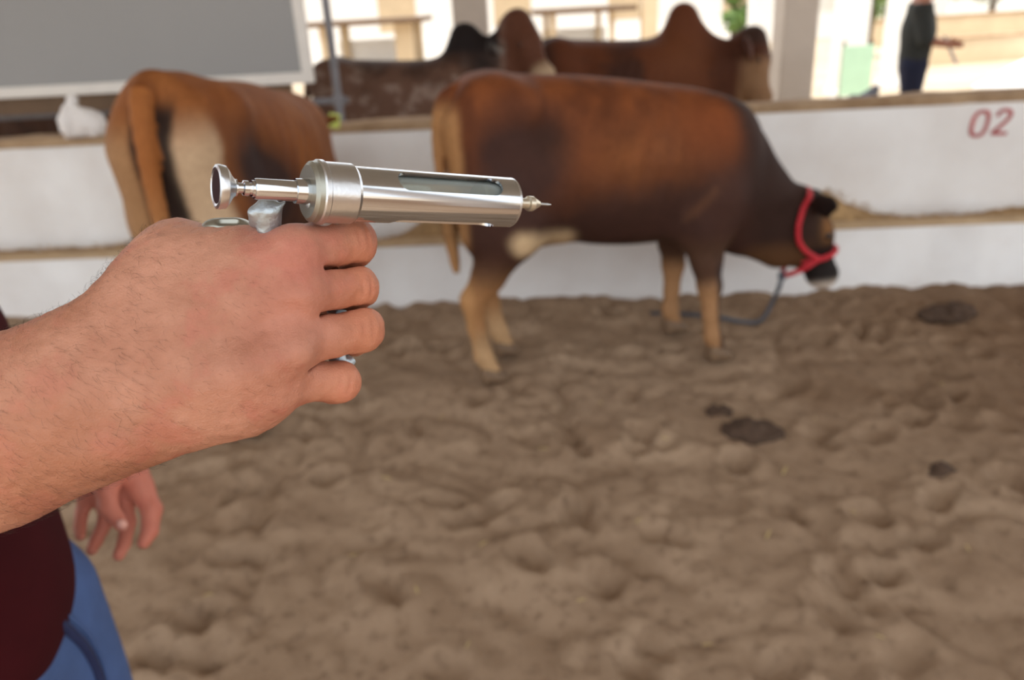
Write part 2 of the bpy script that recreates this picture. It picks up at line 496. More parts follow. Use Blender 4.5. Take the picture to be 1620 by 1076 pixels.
I, J = np.meshgrid(np.arange(ni-1), np.arange(nj-1), indexing='ij'); I, J = I.ravel(), J.ravel()
Fq = np.stack([I*nj+J, (I+1)*nj+J, (I+1)*nj+J+1, I*nj+J+1], 1)
def sand_mat():
    m_ = bpy.data.materials.new('trampled_sand'); m_.use_nodes = True; N, L = m_.node_tree.nodes, m_.node_tree.links
    b = N['Principled BSDF']; b.inputs['Roughness'].default_value = .95; b.inputs['Specular IOR Level'].default_value = .15
    tc = N.new('ShaderNodeTexCoord')
    def nz(s, d=6):
        n = N.new('ShaderNodeTexNoise'); n.inputs['Scale'].default_value = s; n.inputs['Detail'].default_value = d
        L.new(tc.outputs['Object'], n.inputs['Vector']); return n.outputs['Fac']
    def mr(v, a, b_):
        r = N.new('ShaderNodeMapRange'); r.inputs[1].default_value = a; r.inputs[2].default_value = b_; L.new(v, r.inputs[0]); return r.outputs[0]
    def mix(f, a, c):
        x = N.new('ShaderNodeMix'); x.data_type = 'RGBA'
        L.new(f, x.inputs[0])
        if isinstance(a, tuple): x.inputs[6].default_value = a
        else: L.new(a, x.inputs[6])
        if isinstance(c, tuple): x.inputs[7].default_value = c
        else: L.new(c, x.inputs[7])
        return x.outputs[2]
    c = mix(mr(nz(3.1), .3, .7), rgba((164, 140, 117)), rgba((147, 123, 101)))
    c = mix(mr(nz(26), .52, .75), c, rgba((122, 100, 81)))
    c = mix(mr(nz(1.1, 4), .58, .72), c, rgba((132, 106, 83)))
    c = mix(mr(nz(150, 3), .62, .75), c, rgba((178, 156, 132)))
    # damp, dung-stained sand towards one side of the pen
    sx = N.new('ShaderNodeSeparateXYZ'); L.new(tc.outputs['Object'], sx.inputs[0])
    ad = N.new('ShaderNodeMath'); ad.operation = 'MULTIPLY_ADD'; ad.inputs[1].default_value = 1.6; L.new(nz(1.7, 5), ad.inputs[0]); L.new(sx.outputs['X'], ad.inputs[2])
    c = mix(mr(ad.outputs[0], 1.75, 3.6), c, rgba((112, 86, 65)))
    L.new(c, b.inputs['Base Color'])
    bp = N.new('ShaderNodeBump'); bp.inputs['Strength'].default_value = .5; bp.inputs['Distance'].default_value = .006
    L.new(nz(90, 5), bp.inputs['Height']); L.new(bp.outputs['Normal'], b.inputs['Normal'])
    return m_
M['sand'] = sand_mat()
o = link('floor', np_mesh('floor', PX, Fq), M['sand']); o['kind'] = 'structure'
def ground_z(x, y): return float(np.interp(0, [0], [0])) if False else float(HZ.reshape(ni, nj)[np.clip(np.searchsorted(gx, x), 0, ni-1), np.clip(np.searchsorted(gy, y), 0, nj-1)])

# feed lying in the trough
def feed():
    xs = np.arange(-6.5, 6.5, .03); ys = np.linspace(.10, .41, 12)
    X, Y = np.meshgrid(xs, ys, indexing='ij'); P = np.stack([X.ravel(), Y.ravel(), X.ravel()*0], 1)
    z = .275 + (fbm(P*3, 4)-.5)*.05 + (fbm(P*22, 3)-.5)*.03
    for cx, hh, w in ((1.74, .15, .15), (1.95, .05, .18), (-1.95, .09, .2), (-.45, .10, .16), (-2.25, .02, .2), (2.9, .045, .3)):
        z += hh*np.exp(-((P[:, 0]-cx)/w)**2)*sstep(.08, .3, P[:, 1])
    P[:, 2] = z; a, b = X.shape
    I, J = np.meshgrid(np.arange(a-1), np.arange(b-1), indexing='ij'); I, J = I.ravel(), J.ravel()
    Fq = np.stack([I*b+J, (I+1)*b+J, (I+1)*b+J+1, I*b+J+1], 1)
    V, Ff = [P], [Fq]; n0 = len(P)
    R2 = np.random.default_rng(3); k = 2600                       # loose stalks
    cx = R2.uniform(-3.2, 3.4, k); cy = R2.uniform(.12, .39, k)
    idx = np.clip(((cx+6.5)/.03).astype(int), 0, a-1)*b + np.clip(((cy-.10)/.31*11).astype(int), 0, b-1)
    an = R2.uniform(0, math.pi, k); ln = R2.uniform(.03, .09, k); tz = R2.uniform(-.015, .02, k)
    for sgn in range(1):
        d = np.stack([np.cos(an)*ln, np.sin(an)*ln*.5, tz], 1); sd = np.stack([-np.sin(an), np.cos(an), an*0], 1)*.0022
        c0 = np.stack([cx, cy, P[idx, 2]+.006], 1)
        d[:, 1] = np.clip(c0[:, 1]+d[:, 1], .1, .4)-c0[:, 1]
        quad = np.stack([c0-sd, c0+sd, c0+d+sd, c0+d-sd], 1).reshape(-1, 3)
        V.append(quad); Ff.append(n0+np.arange(4*k).reshape(-1, 4))
    me = np_mesh('trough_feed', np.concatenate(V), np.concatenate(Ff))
    o = link('trough_feed', me, mat('chopped_straw', (196, 162, 116), .9, noise=22, dark=(128, 98, 66)))
    o.location = WO; o.rotation_euler = (0, 0, WA)
    tag(o, 'chopped straw feed lying along the trough between curb and wall', 'feed', kind='stuff')
feed()

# ------------------------------------------------------------------ cattle
def head_prims(poll, hd, hu, sc=1.0, ear_dir=((0, .25, 1), (0, .25, -1)), ear_len=.17, ear_w=.05, dome=0.0, horn=None):
    hd = V3(*hd); hd /= np.linalg.norm(hd); hu = V3(*hu); hu = hu-hd*(hu@hd); hu /= np.linalg.norm(hu); hl = np.cross(hd, hu)
    poll = V3(*poll)
    def T(a, b, c): return poll + sc*(hd*a+hu*b+hl*c)
    def D(a, b, c): return hd*a+hu*b+hl*c
    fs = [rc(T(.02, -.075, 0), T(.16, -.065, 0), .098*sc, .088*sc, hl, .95),
          rc(T(.15, -.060, 0), T(.34, -.060, 0), .082*sc, .058*sc, hl, .88),
          rc(T(.08, -.135, 0), T(.33, -.10, 0), .062*sc, .036*sc, hl, .85),
          ell_or(T(.375, -.066, 0), .060*sc, hd, hl, .8, 1.08)]
    if dome: fs.append(rc(T(.0, -.02, 0), T(.12, -.015, 0), .08*sc*dome, .06*sc*dome))
    for s in (-1, 1): fs.append(rc(T(.13, -.02, .068*s), T(.17, -.03, .068*s), .026*sc, .024*sc))
    ears = []
    for s, ed in zip((1, -1), ear_dir):
        e = D(*ed); e = e/np.linalg.norm(e); b0 = T(.0, -.06, .085*s); L = ear_len*sc; w = ear_w*sc
        n = np.cross(e, D(1, 0, 0)); n = n/max(np.linalg.norm(n), 1e-6) if np.linalg.norm(n) > .2 else D(0, 1, 0)
        ears.append(chain([b0, b0+e*L*.45, b0+e*L*.8, b0+e*L*1.05], [w*.42, w, w*.75, w*.18], .4, hu if abs(e@hu) < .8 else hl, .32))
    eyes = [T(.150, -.030, .091*s) for s in (1, -1)]
    nos = [T(.418, -.045, .030*s) for s in (1, -1)]
    return union(fs, .05*sc), ears, eyes, nos, T
def ell_or(c, r, ax, lat, sa, sl):
    up = np.cross(ax, lat); Rm = np.stack([ax, up, lat]); rr = V3(r*sa, r, r*sl)
    e = ell((0, 0, 0), rr)
    return lambda P: e((P-c)@Rm.T)

def leg(pts, rs, lat=.85):
    return chain([V3(*p) for p in pts], rs, .5, (0, 1, 0), lat)

_hoof_me = None
def hoof_mesh():
    global _hoof_me
    if _hoof_me is None:
        def claw(s):
            return union([rc((-.030, s*.021, .052), (.022, s*.020, .030), .022, .022), rc((-.03, s*.021, .020), (.048, s*.017, .012), .022, .014)], .02)
        fn0 = union([claw(1), claw(-1)], .003)
        fn = lambda P: np.maximum(fn0(P), -P[:, 2])
        V, Fq = sdf_mesh(fn, (-.08, -.06, -.012), (.085, .06, .09), .0065, 1)
        _hoof_me = np_mesh('hoof', V, Fq); _hoof_me.materials.append(M['hoof'])
    return _hoof_me

def make_cow(name, p, colfn, h=.0135):
    """p: trunk rows, neck, head, legs (joint lists), tail; local x forward, y to its left, z up"""
    trunk = loft(0, p['trunk'], 2.25)
    masses = [f for f in p.get('mass', [])]
    legs = [leg(*l) for l in p['legs']]
    neck = p['neck']
    hf, ears, eyes, nos, T = head_prims(**p['head'])
    tail = chain(spline([V3(*q) for q in p['tail'][0]], 3), list(np.interp(np.linspace(0, 1, 3*(len(p['tail'][0])-1)+1), np.linspace(0, 1, len(p['tail'][1])), p['tail'][1])), .3)
    ridges = p.get('ridge', [])
    def fn(P):
        d = trunk(P)
        for g in masses: d = smin(d, g(P), .10)
        for g in neck: d = smin(d, g(P), .10)
        dl = legs[0](P)
        for g in legs[1:]: dl = np.minimum(dl, g(P))
        d = smin(d, dl, .07)
        d = smin(d, hf(P), .06)
        for g in ears: d = smin(d, g(P), .02)
        for g, k in ridges: d = smin(d, g(P), k)
        d = smin(d, tail(P), .025)
        if 'disp' in p: d = d + p['disp'](P)
        for q in nos: d = -smin(-d, np.sqrt(((P-q)**2).sum(1))-.011, .012)
        return d
    V, Fq = sdf_mesh(fn, p['lo'], p['hi'], h, 1)
    V = V[:, :]
    me = np_mesh(name, V, Fq); set_col(me, np.clip(colfn(V, T), 0, 1))
    root = link(name, me, M['fur'])
    for l in p['legs']:
        f0 = V3(*l[0][-1]); hv = link('hoof', hoof_mesh(), None, root); hv.location = (f0[0]+.005, f0[1], f0[2]-.05); hv.rotation_euler = (0, 0, random.uniform(-.1, .1))
        hv.scale = (1.05, 1.05, 1.0)
    for e in eyes:
        mb = MB(); bmesh.ops.create_uvsphere(mb.bm, u_segments=12, v_segments=8, radius=.019, matrix=Matrix.Translation(Vector(e)))
        mb.build('eye', M['eye'], root, smooth=60)
    root['_T'] = 0
    del root['_T']
    return root, T

def ribs(P):
    x, y, z = P.T
    m_ = np.exp(-(((x-.60)/.22)**2+((z-.96)/.17)**2))*(np.abs(y) > .1)
    d = -.006*m_*np.sin((x-(z-.95)*.35)*2*math.pi/.082)
    d = d + .030*np.exp(-(((x-.25)/.075)**2+((z-1.04)/.085)**2))*(np.abs(y) > .06)        # hollow flank
    d = d + .012*np.exp(-(((x-.80)/.03)**2+((z-.85)/.2)**2))*(np.abs(y) > .1)            # behind the shoulder
    return d
# --- near cow grazing side-on, red halter
A_ = dict(
    trunk=[(-.125, 0, 1.04, .03, .05), (-.08, 0, 1.04, .115, .16), (.03, 0, 1.00, .185, .265), (.18, 0, .945, .215, .305), (.36, 0, .90, .240, .335), (.56, 0, .870, .255, .340),
           (.76, 0, .850, .235, .325), (.92, 0, .835, .195, .305), (1.04, 0, .80, .150, .265), (1.14, 0, .77, .085, .19), (1.19, 0, .75, .02, .05)],
    mass=[rc((.02, -.14, 1.10), (.11, -.16, .74), .13, .115, (0, 1, 0), .62), rc((.02, .14, 1.10), (.11, .16, .74), .13, .115, (0, 1, 0), .62),
          rc((-.055, -.09, 1.06), (-.03, -.12, .66), .075, .085), rc((-.055, .09, 1.06), (-.03, .12, .66), .075, .085),
          rc((.97, -.12, .96), (.94, -.15, .66), .13, .11, (0, 1, 0), .62), rc((.97, .12, .96), (.94, .15, .66), .13, .11, (0, 1, 0), .62),
          rc((.12, -.165, 1.15), (.15, -.16, 1.14), .045, .04), rc((.12, .165, 1.15), (.15, .16, 1.14), .045, .04),
          rc((.24, 0, .66), (.16, 0, .60), .10, .07, (0, 1, 0), 1.0)],
    neck=[rc((1.02, 0, .80), (1.36, 0, .54), .235, .125, (0, 1, 0), .58), rc((1.08, 0, .62), (1.33, 0, .44), .13, .09, (0, 1, 0), .5)],
    head=dict(poll=(1.475, 0, .640), hd=(.375, -.03, -.93), hu=(.93, 0, .375), sc=.99, ear_dir=((-.30, .15, 1), (.45, 1.0, -.55)), ear_len=.20, ear_w=.052),
    legs=[([(.05, -.15, .80), (.09, -.155, .66), (-.015, -.145, .48), (-.088, -.14, .385), (-.078, -.14, .26), (-.058, -.14, .13), (-.025, -.14, .055)], [.12, .110, .066, .050, .036, .038, .036]),
          ([(.06, .15, .80), (.10, .155, .66), (.04, .14, .48), (.0, .13, .395), (.02, .125, .26), (.045, .125, .13), (.075, .125, .06)], [.12, .115, .075, .058, .040, .041, .038]),
          ([(.93, -.15, .72), (.895, -.155, .60), (.915, -.165, .46), (.93, -.175, .345), (.94, -.18, .22), (.95, -.185, .12), (.975, -.185, .055)], [.11, .092, .064, .052, .036, .038, .036]),
          ([(.94, .15, .72), (.88, .15, .60), (.885, .16, .46), (.895, .17, .345), (.89, .17, .22), (.885, .17, .12), (.905, .17, .055)], [.11, .092, .064, .052, .036, .038, .036])],
    disp=lambda P: ribs(P),
    tail=([(-.07, 0, 1.20), (-.135, 0, 1.16), (-.165, .0, 1.02), (-.16, .01, .84), (-.145, .02, .64), (-.13, .03, .47)], [.034, .028, .023, .020, .03, .018]),
    lo=(-.30, -.42, -.03), hi=(1.78, .42, 1.36))
RUST, DARK, TAN, PALE, BLK = lin((148, 82, 40)), lin((74, 50, 42)), lin((186, 142, 98)), lin((206, 176, 134)), lin((36, 28, 26))
def segd(V, a, b):
    """distance in the side plane (x, z) to a segment"""
    q = V[:, [0, 2]]; a = np.array(a); b = np.array(b); t = np.clip(((q-a)@(b-a))/((b-a)@(b-a)), 0, 1)
    return np.sqrt(((q-a-t[:, None]*(b-a))**2).sum(1))
def colA(V, T):
    x, y, z = V.T; nz = fbm(V*np.array([[4, 4, 6]])+2, 4)-.5; n2 = fbm(V*np.array([[16, 16, 5]])+9, 3)-.5
    c = np.tile(lin((132, 75, 41)), (len(V), 1))
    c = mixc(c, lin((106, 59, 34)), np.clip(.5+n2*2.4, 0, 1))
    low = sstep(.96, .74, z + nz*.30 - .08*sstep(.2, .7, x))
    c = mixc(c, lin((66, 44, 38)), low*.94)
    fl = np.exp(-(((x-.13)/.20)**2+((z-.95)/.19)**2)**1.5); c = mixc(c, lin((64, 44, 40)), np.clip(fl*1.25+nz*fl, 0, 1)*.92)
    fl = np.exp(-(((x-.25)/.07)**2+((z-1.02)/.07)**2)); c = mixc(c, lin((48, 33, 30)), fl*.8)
    c = mixc(c, lin((147, 89, 51)), np.exp(-(((x-.62)/.26)**2+((z-.93)/.12)**2))*np.clip(.5+n2*2, 0, 1)*.9)
    c = mixc(c, lin((132, 70, 36)), np.exp(-(((x-.92)/.16)**2+((z-1.02)/.12)**2))*.7)
    nk = sstep(1.0, 1.14, x + (z-.8)*.25 + nz*.1); c = mixc(c, lin((56, 38, 32)), nk*.94)
    # throat and jaw
    c = mixc(c, lin((104, 72, 46)), sstep(.50, .40, z+nz*.06)*sstep(1.08, 1.2, x)*.8)
    # lower legs tan, shins darker
    fore = (x > .6)*(x < 1.06)
    c = mixc(c, lin((92, 66, 50)), fore*sstep(.62, .5, z)*.7)
    c = mixc(c, lin((178, 134, 94)), fore*sstep(.42, .30, z + nz*.08)*.9)
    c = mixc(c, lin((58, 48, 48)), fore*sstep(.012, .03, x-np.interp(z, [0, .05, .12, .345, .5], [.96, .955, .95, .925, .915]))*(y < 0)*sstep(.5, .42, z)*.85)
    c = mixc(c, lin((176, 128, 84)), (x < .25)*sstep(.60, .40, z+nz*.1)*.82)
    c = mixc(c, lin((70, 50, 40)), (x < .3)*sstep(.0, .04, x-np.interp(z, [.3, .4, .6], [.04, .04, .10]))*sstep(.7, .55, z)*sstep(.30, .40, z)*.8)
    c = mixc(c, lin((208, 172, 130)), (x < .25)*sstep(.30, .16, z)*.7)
    # back of the thigh and tail
    c = mixc(c, lin((194, 146, 98)), sstep(-.075, -.115, x+nz*.03)*sstep(1.20, 1.1, z)*.85)
    # pale groin
    c = mixc(c, lin((222, 192, 152)), sstep(.085, .02, segd(V, (.13, .625), (.31, .615))+nz*.06)*.95)
    # fold behind the elbow
    c = mixc(c, lin((190, 132, 84)), sstep(.035, .0, segd(V, (.80, .66), (.90, .775))+nz*.04)*(y < 0)*.10)
    # face
    f = sstep(1.40, 1.46, x)
    c = mixc(c, lin((60, 42, 32)), f*sstep(.72, .62, z))
    c = mixc(c, lin((150, 104, 62)), np.exp(-(((x-1.50)/.03)**2+((z-.53)/.06)**2))*.8)
    c = mixc(c, lin((32, 28, 28)), f*sstep(.46, .42, z)*.85)
    mz = T(.405, -.07, 0); c = mixc(c, lin((222, 206, 190)), sstep(.080, .05, np.sqrt(((V-T(.425, -.085, 0))**2).sum(1))-.02)*.95)
    c = mixc(c, lin((40, 31, 29)), sstep(.12, .15, np.abs(y))*sstep(1.36, 1.42, x))
    c = mixc(c, c*.80, sstep(.05, .25, nz))
    return c
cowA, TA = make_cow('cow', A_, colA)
YA = math.radians(8.5)
cowA.location = (-.088, 3.25, 0.0); cowA.rotation_euler = (0, 0, YA)
tag(cowA, 'rusty brown cow in a red halter lowering its head to the sand', 'cow')

# halter and lead rope (things worn: follow the cow's head in its own frame)
def halter():
    mw = Matrix.Translation(cowA.location) @ Matrix.Rotation(YA, 4, 'Z')
    root = empty('halter'); root.matrix_world = mw @ Matrix.Translation(Vector(TA(.25, -.06, 0)))
    inv = -np.array(TA(.25, -.06, 0))
    def ring(cen_a, cen_b, ra, rb, tilt, n=28, rr=.011):
        pts = []
        for i in range(n+1):
            t = 2*math.pi*i/n
            b = cen_b+rb*math.cos(t); c = ra*math.sin(t); a = cen_a + tilt*math.cos(t)
            pts.append(TA(a, b, c)+inv)
        return pts
    MB().tube(ring(.245, -.072, .088, .094, .012), .012, 8).build('noseband', M['red'], root, smooth=60)
    pts = spline([TA(.03, -.15, .118), TA(-.03, -.105, .115), TA(-.058, -.05, .085), TA(-.062, -.02, 0), TA(-.058, -.05, -.085), TA(-.03, -.105, -.115), TA(.03, -.15, -.118)], 5)
    MB().tube([p+inv for p in pts], .012, 8).build('headstall', M['red'], root, smooth=60)
    for s in (1, -1):
        pts = spline([TA(.03, -.15, .118*s), TA(.10, -.165, .108*s), TA(.17, -.145, .098*s), TA(.235, -.10, .092*s)], 5)
        MB().tube([p+inv for p in pts], .012, 8).build('cheek_strap', M['red'], root, smooth=60)
        pts = spline([TA(.235, -.10, .092*s), TA(.25, -.16, .080*s), TA(.265, -.21, .045*s), TA(.275, -.245, 0)], 5)
        MB().tube([p+inv for p in pts], .012, 8).build('chin_strap', M['red'], root, smooth=60)
    # knot and rope, in world coordinates turned into the halter's frame
    im = root.matrix_world.inverted()
    k0 = root.matrix_world @ Vector(TA(.275, -.245, 0)+inv)
    wp = [np.array(k0), np.array(k0)+V3(-.015, -.01, -.05)]
    g1 = on_ground(1225, 490); g2 = on_ground(1205, 503); g3 = on_ground(1170, 508); g4 = on_ground(1140, 507); g5 = on_ground(1085, 500); g6 = on_ground(1030, 492)
    wp += [np.array(k0)*.45+g1*.55+V3(0, 0, .03)] + [V3(g[0], g[1], ground_z(g[0], g[1])+.014) for g in (g2, g3, g4, g5, g6)]
    MB().tube([im @ Vector(p) for p in spline(wp, 8)], .011, 8).build('lead_rope', M['rope'], root, smooth=60)
    mb = MB(); bmesh.ops.create_uvsphere(mb.bm, u_segments=10, v_segments=8, radius=.022, matrix=Matrix.Translation(im @ k0))
    mb.build('rope_knot', M['rope'], root, smooth=60)
    tag(root, 'red rope halter with grey lead rope worn by the grazing cow', 'halter')
halter()

# --- cow at the trough, seen from behind
B_ = dict(A_)
B_['trunk'] = [(-.125, 0, 1.12, .03, .06), (-.08, 0, 1.12, .085, .20), (.03, 0, 1.07, .165, .285), (.18, 0, 1.01, .215, .32), (.36, 0, .955, .245, .345), (.56, 0, .92, .265, .355),
               (.76, 0, .90, .260, .33), (.92, 0, .885, .20, .31), (1.04, 0, .86, .150, .265), (1.14, 0, .84, .085, .19), (1.19, 0, .82, .02, .05)]
B_['mass'] = [rc((.02, s*.12, 1.12), (.10, s*.125, .80), .14, .115, (0, 1, 0), .62) for s in (1, -1)] + [rc((-.06, s*.075, 1.10), (-.03, s*.085, .68), .065, .07) for s in (1, -1)] + \
             [rc((.97, s*.12, 1.0), (.94, s*.15, .70), .13, .11, (0, 1, 0), .62) for s in (1, -1)] + [rc((.14, s*.17, 1.22), (.17, s*.165, 1.21), .045, .04) for s in (1, -1)]
B_['neck'] = [rc((1.0, 0, .90), (1.40, .10, .86), .22, .14, (0, 1, 0), .62), rc((1.08, 0, .75), (1.35, .08, .78), .13, .09, (0, 1, 0), .5)]
B_['head'] = dict(poll=(1.43, .12, 1.03), hd=(.72, .22, -.66), hu=(.66, .1, .72), sc=1.0, ear_dir=((-.2, .2, 1), (-.3, -.05, -1)), ear_len=.15, ear_w=.05)
def shift(l, dz): return ([(x, y*1.12, z+dz*max(0, (z-.1)/.7)) for x, y, z in l[0]], l[1])
B_['legs'] = [shift(l, .05) for l in A_['legs']]
for k in (0, 1):
    w_ = [.125, .12, .095, .085, .095, .105, .11]; l = B_['legs'][k]
    B_['legs'][k] = ([(q[0]-(.06 if k else .0)*(j > 2), math.copysign(w_[j], q[1]), q[2]) for j, q in enumerate(l[0])], l[1])
B_['tail'] = ([(-.07, 0, 1.31), (-.14, -.01, 1.27), (-.19, -.02, 1.10), (-.20, -.025, .88), (-.19, -.03, .66), (-.17, -.04, .48), (-.17, -.04, .36)], [.042, .036, .030, .027, .026, .034, .014])
B_['lo'] = (-.32, -.46, -.03); B_['hi'] = (1.95, .46, 1.42)
def colB(V, T):
    x, y, z = V.T; nz = fbm(V*np.array([[4, 4, 6]])+12, 4)-.5; n2 = fbm(V*np.array([[14, 14, 5]])+19, 3)-.5
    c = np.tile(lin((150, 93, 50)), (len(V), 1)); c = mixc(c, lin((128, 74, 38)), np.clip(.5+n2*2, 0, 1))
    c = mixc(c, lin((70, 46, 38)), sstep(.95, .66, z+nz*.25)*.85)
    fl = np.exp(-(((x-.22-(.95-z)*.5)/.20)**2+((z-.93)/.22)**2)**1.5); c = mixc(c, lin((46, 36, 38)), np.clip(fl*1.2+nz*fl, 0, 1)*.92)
    back = sstep(-.02, -.075, x+nz*.05)*sstep(1.27, 1.08, z)
    c = mixc(c, lin((204, 176, 144)), back*sstep(.045, .075, -y+nz*.03)*.95)
    c = mixc(c, lin((170, 130, 92)), sstep(.03, -.04, x+nz*.05)*sstep(1.25, 1.1, z)*sstep(.045, .075, y+nz*.03)*.95)
    c = mixc(c, BLK*1.2, sstep(-.0, -.06, x)*sstep(1.30, 1.22, z)*sstep(.090, .060, np.abs(y+.015)+nz*.03)*.95)
    c = mixc(c, PALE, (x < .2)*sstep(.82, .55, z+nz*.1)*sstep(.12, .02, x)*.85)
    c = mixc(c, TAN, sstep(.46, .34, z+nz*.08)*.85)
    tq = spline([V3(*q) for q in B_['tail'][0]], 4); dt = np.min([rc(tq[i], tq[i+1], 0, 0)(V) for i in range(len(tq)-1)], axis=0); tl = (dt < .040) & (x < -.12)
    c = np.where(tl[:, None], mixc(np.tile(lin((158, 98, 52)), (len(V), 1)), lin((176, 130, 86)), sstep(1.1, .7, z)), c)
    c = mixc(c, lin((120, 74, 40)), sstep(1.2, 1.4, x)*.7)
    mz = T(.405, -.07, 0); c = mixc(c, lin((60, 50, 48)), sstep(.10, .06, np.sqrt(((V-mz)**2).sum(1)))*.95)
    return c
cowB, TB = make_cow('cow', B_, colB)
YB = math.radians(82)
cowB.location = (-1.13, 2.80, 0); cowB.rotation_euler = (0, 0, YB)
tag(cowB, 'tan brown cow with pale hindquarters standing with its rump turned', 'cow')
tagp = MB().box((-.004, -.028, -.036), (.004, .028, .036), .003).build('ear_tag', M['tagy'], cowB)
tagp.location = TB(-.03, -.045, .205); tagp.rotation_euler = (.2, 0, .2)

# --- zebus behind the wall
def zebu_params(hump=1.0, poll=(1.55, 0, 1.22), hd=(.62, -.3, -.72), hu=(.72, 0, .62), ear=((.65, -.15, .8), (.65, -.15, -.8)), ear_len=.23, dome=1.0, sc=1.05):
    p = dict(A_)
    p['trunk'] = [(-.135, 0, 1.02, .04, .05), (-.08, 0, 1.02, .13, .17), (.03, 0, .98, .205, .28), (.20, 0, .945, .24, .31), (.40, 0, .915, .265, .325), (.62, 0, .90, .275, .33),
                  (.82, 0, .90, .255, .33), (.98, 0, .90, .205, .32), (1.10, 0, .88, .155, .27), (1.20, 0, .86, .085, .19), (1.25, 0, .84, .02, .05)]
    p['mass'] = [rc((.02, s*.15, 1.12), (.10, s*.18, .74), .14, .12, (0, 1, 0), .62) for s in (1, -1)] + [rc((1.02, s*.13, 1.0), (.98, s*.16, .68), .13, .11, (0, 1, 0), .62) for s in (1, -1)] + \
                [rc((.97, 0, 1.15), (1.0, 0, 1.19+.165*hump), .15, .085, (0, 1, 0), .75), rc((1.02, 0, 1.16+.15*hump), (1.22, 0, 1.10), .085, .10, (0, 1, 0), .7)]
    pl = V3(*poll)
    p['neck'] = [rc((1.10, 0, .95), pl+V3(-.05, 0, -.12), .20, .125, (0, 1, 0), .62), rc((1.15, 0, .72), pl+V3(-.09, 0, -.36), .14, .12, (0, 1, 0), .4)]
    p['head'] = dict(poll=poll, hd=hd, hu=hu, sc=sc, ear_dir=ear, ear_len=ear_len, ear_w=.06, dome=dome)
    p['legs'] = [([(x*1.03, y*1.05, z) for x, y, z in l[0]], l[1]) for l in A_['legs']]
    p['tail'] = ([(-.07, 0, 1.19), (-.145, 0, 1.14), (-.18, 0, 1.0), (-.175, 0, .8), (-.16, 0, .6), (-.15, 0, .4)], [.034, .028, .024, .020, .034, .016])
    p['lo'] = (-.32, -.50, -.03); p['hi'] = (2.12, .50, 1.58)
    return p
def colE(V, T):
    x, y, z = V.T; nz = fbm(V*np.array([[4, 4, 6]])+32, 4)-.5
    c = np.tile(lin((96, 52, 30)), (len(V), 1))
    c = mixc(c, lin((66, 38, 27)), sstep(.1, -.25, nz+.35*sstep(.6, .95, x)-.15))
    c = mixc(c, lin((112, 66, 40)), np.exp(-(((x-.95)/.2)**2+((z-1.1)/.2)**2))*.7)
    c = mixc(c, lin((70, 42, 32)), sstep(1.1, 1.3, x)*.6)
    c = mixc(c, lin((160, 124, 92)), sstep(1.38, 1.50, x)*sstep(1.10, 1.0, z+nz*.1)*.75)
    c = mixc(c, lin((52, 38, 32)), sstep(1.12, 1.2, z)*sstep(1.4, 1.5, x)*.8)
    c = mixc(c, BLK*1.3, sstep(.06, -.06, x)*.5)
    return c
pE = zebu_params(hump=1.1, poll=(1.58, 0, 1.19), hd=(.22, -.30, -.92), hu=(.92, -.25, .22), sc=1.2)
cowE, TE = make_cow('zebu', pE, colE, .015)
cowE.location = (.44, 6.85, -.14); cowE.rotation_euler = (0, 0, math.radians(3)); cowE.scale = (1.08, 1.08, 1.08)
tag(cowE, 'plain dark brown zebu with a tall hump behind the pen wall', 'cow')
def colC(V, T):
    x, y, z = V.T; nz = fbm(V*np.array([[6, 6, 7]])+52, 4)-.5; n2 = fbm(V*np.array([[15, 15, 15]])+61, 3)-.5
    c = np.tile(lin((106, 78, 64)), (len(V), 1))
    c = mixc(c, lin((142, 120, 108)), sstep(.0, .16, n2+nz*.5+.08*sstep(1.15, .8, z)-.02)*.85)
    c = mixc(c, lin((58, 40, 32)), sstep(1.08, 1.22, z+nz*.3-.12*sstep(.5, .1, x))*.8*(x < 1.25))
    c = mixc(c, lin((34, 26, 25)), sstep(1.22, 1.30, z)*(x > .8)*(x < 1.25))
    c = mixc(c, lin((34, 26, 25)), np.exp(-(((x-1.12)/.12)**2+((z-1.15)/.2)**2))*.9)
    f = sstep(1.22, 1.32, x)*sstep(.95, 1.05, z)
    c = mixc(c, lin((92, 56, 40)), f)
    d1 = np.sqrt(((V-T(.40, -.07, 0))**2).sum(1)); c = mixc(c, lin((186, 160, 130)), sstep(.16, .07, d1)*f)
    d2 = np.minimum(np.sqrt(((V-T(.05, -.16, .12))**2).sum(1)), np.sqrt(((V-T(.05, -.16, -.12))**2).sum(1))); c = mixc(c, lin((152, 146, 140)), sstep(.085, .04, d2)*.75)
    c = mixc(c, lin((116, 84, 66)), f*np.exp(-((y/.05)**2))*.5)
    return c
pC = zebu_params(hump=1.05, poll=(1.40, -.05, 1.45), hd=(.50, -.42, -.76), hu=(.62, -.45, .60), ear=((.45, -.75, .5), (.45, -.75, -.5)), ear_len=.18, dome=1.15, sc=1.12)
cowC, TC = make_cow('zebu', pC, colC, .015)
cowC.location = (-1.22, 6.1, -.06); cowC.rotation_euler = (0, 0, math.radians(-2)); cowC.scale = (1.0, 1, 1)
tag(cowC, 'speckled grey-brown zebu with a black hump and domed brown forehead', 'cow')
def colF(V, T):
    x, y, z = V.T; nz = fbm(V*5+72, 4)-.5
    c = np.tile(lin((74, 48, 34)), (len(V), 1)); c = mixc(c, lin((40, 28, 24)), sstep(-.1, .12, nz)); return mixc(c, lin((150, 126, 100)), sstep(.2, .3, nz)*.6)
pF = zebu_params(hump=.5, poll=(1.62, 0, 1.10), hd=(.60, .2, -.76), hu=(.76, 0, .60))
cowF, TF = make_cow('zebu', pF, colF, .02)
cowF.location = (-2.35, 6.0, -.10); cowF.rotation_euler = (0, 0, math.radians(178))
tag(cowF, 'dark brown zebu mostly hidden below the grey board', 'cow')

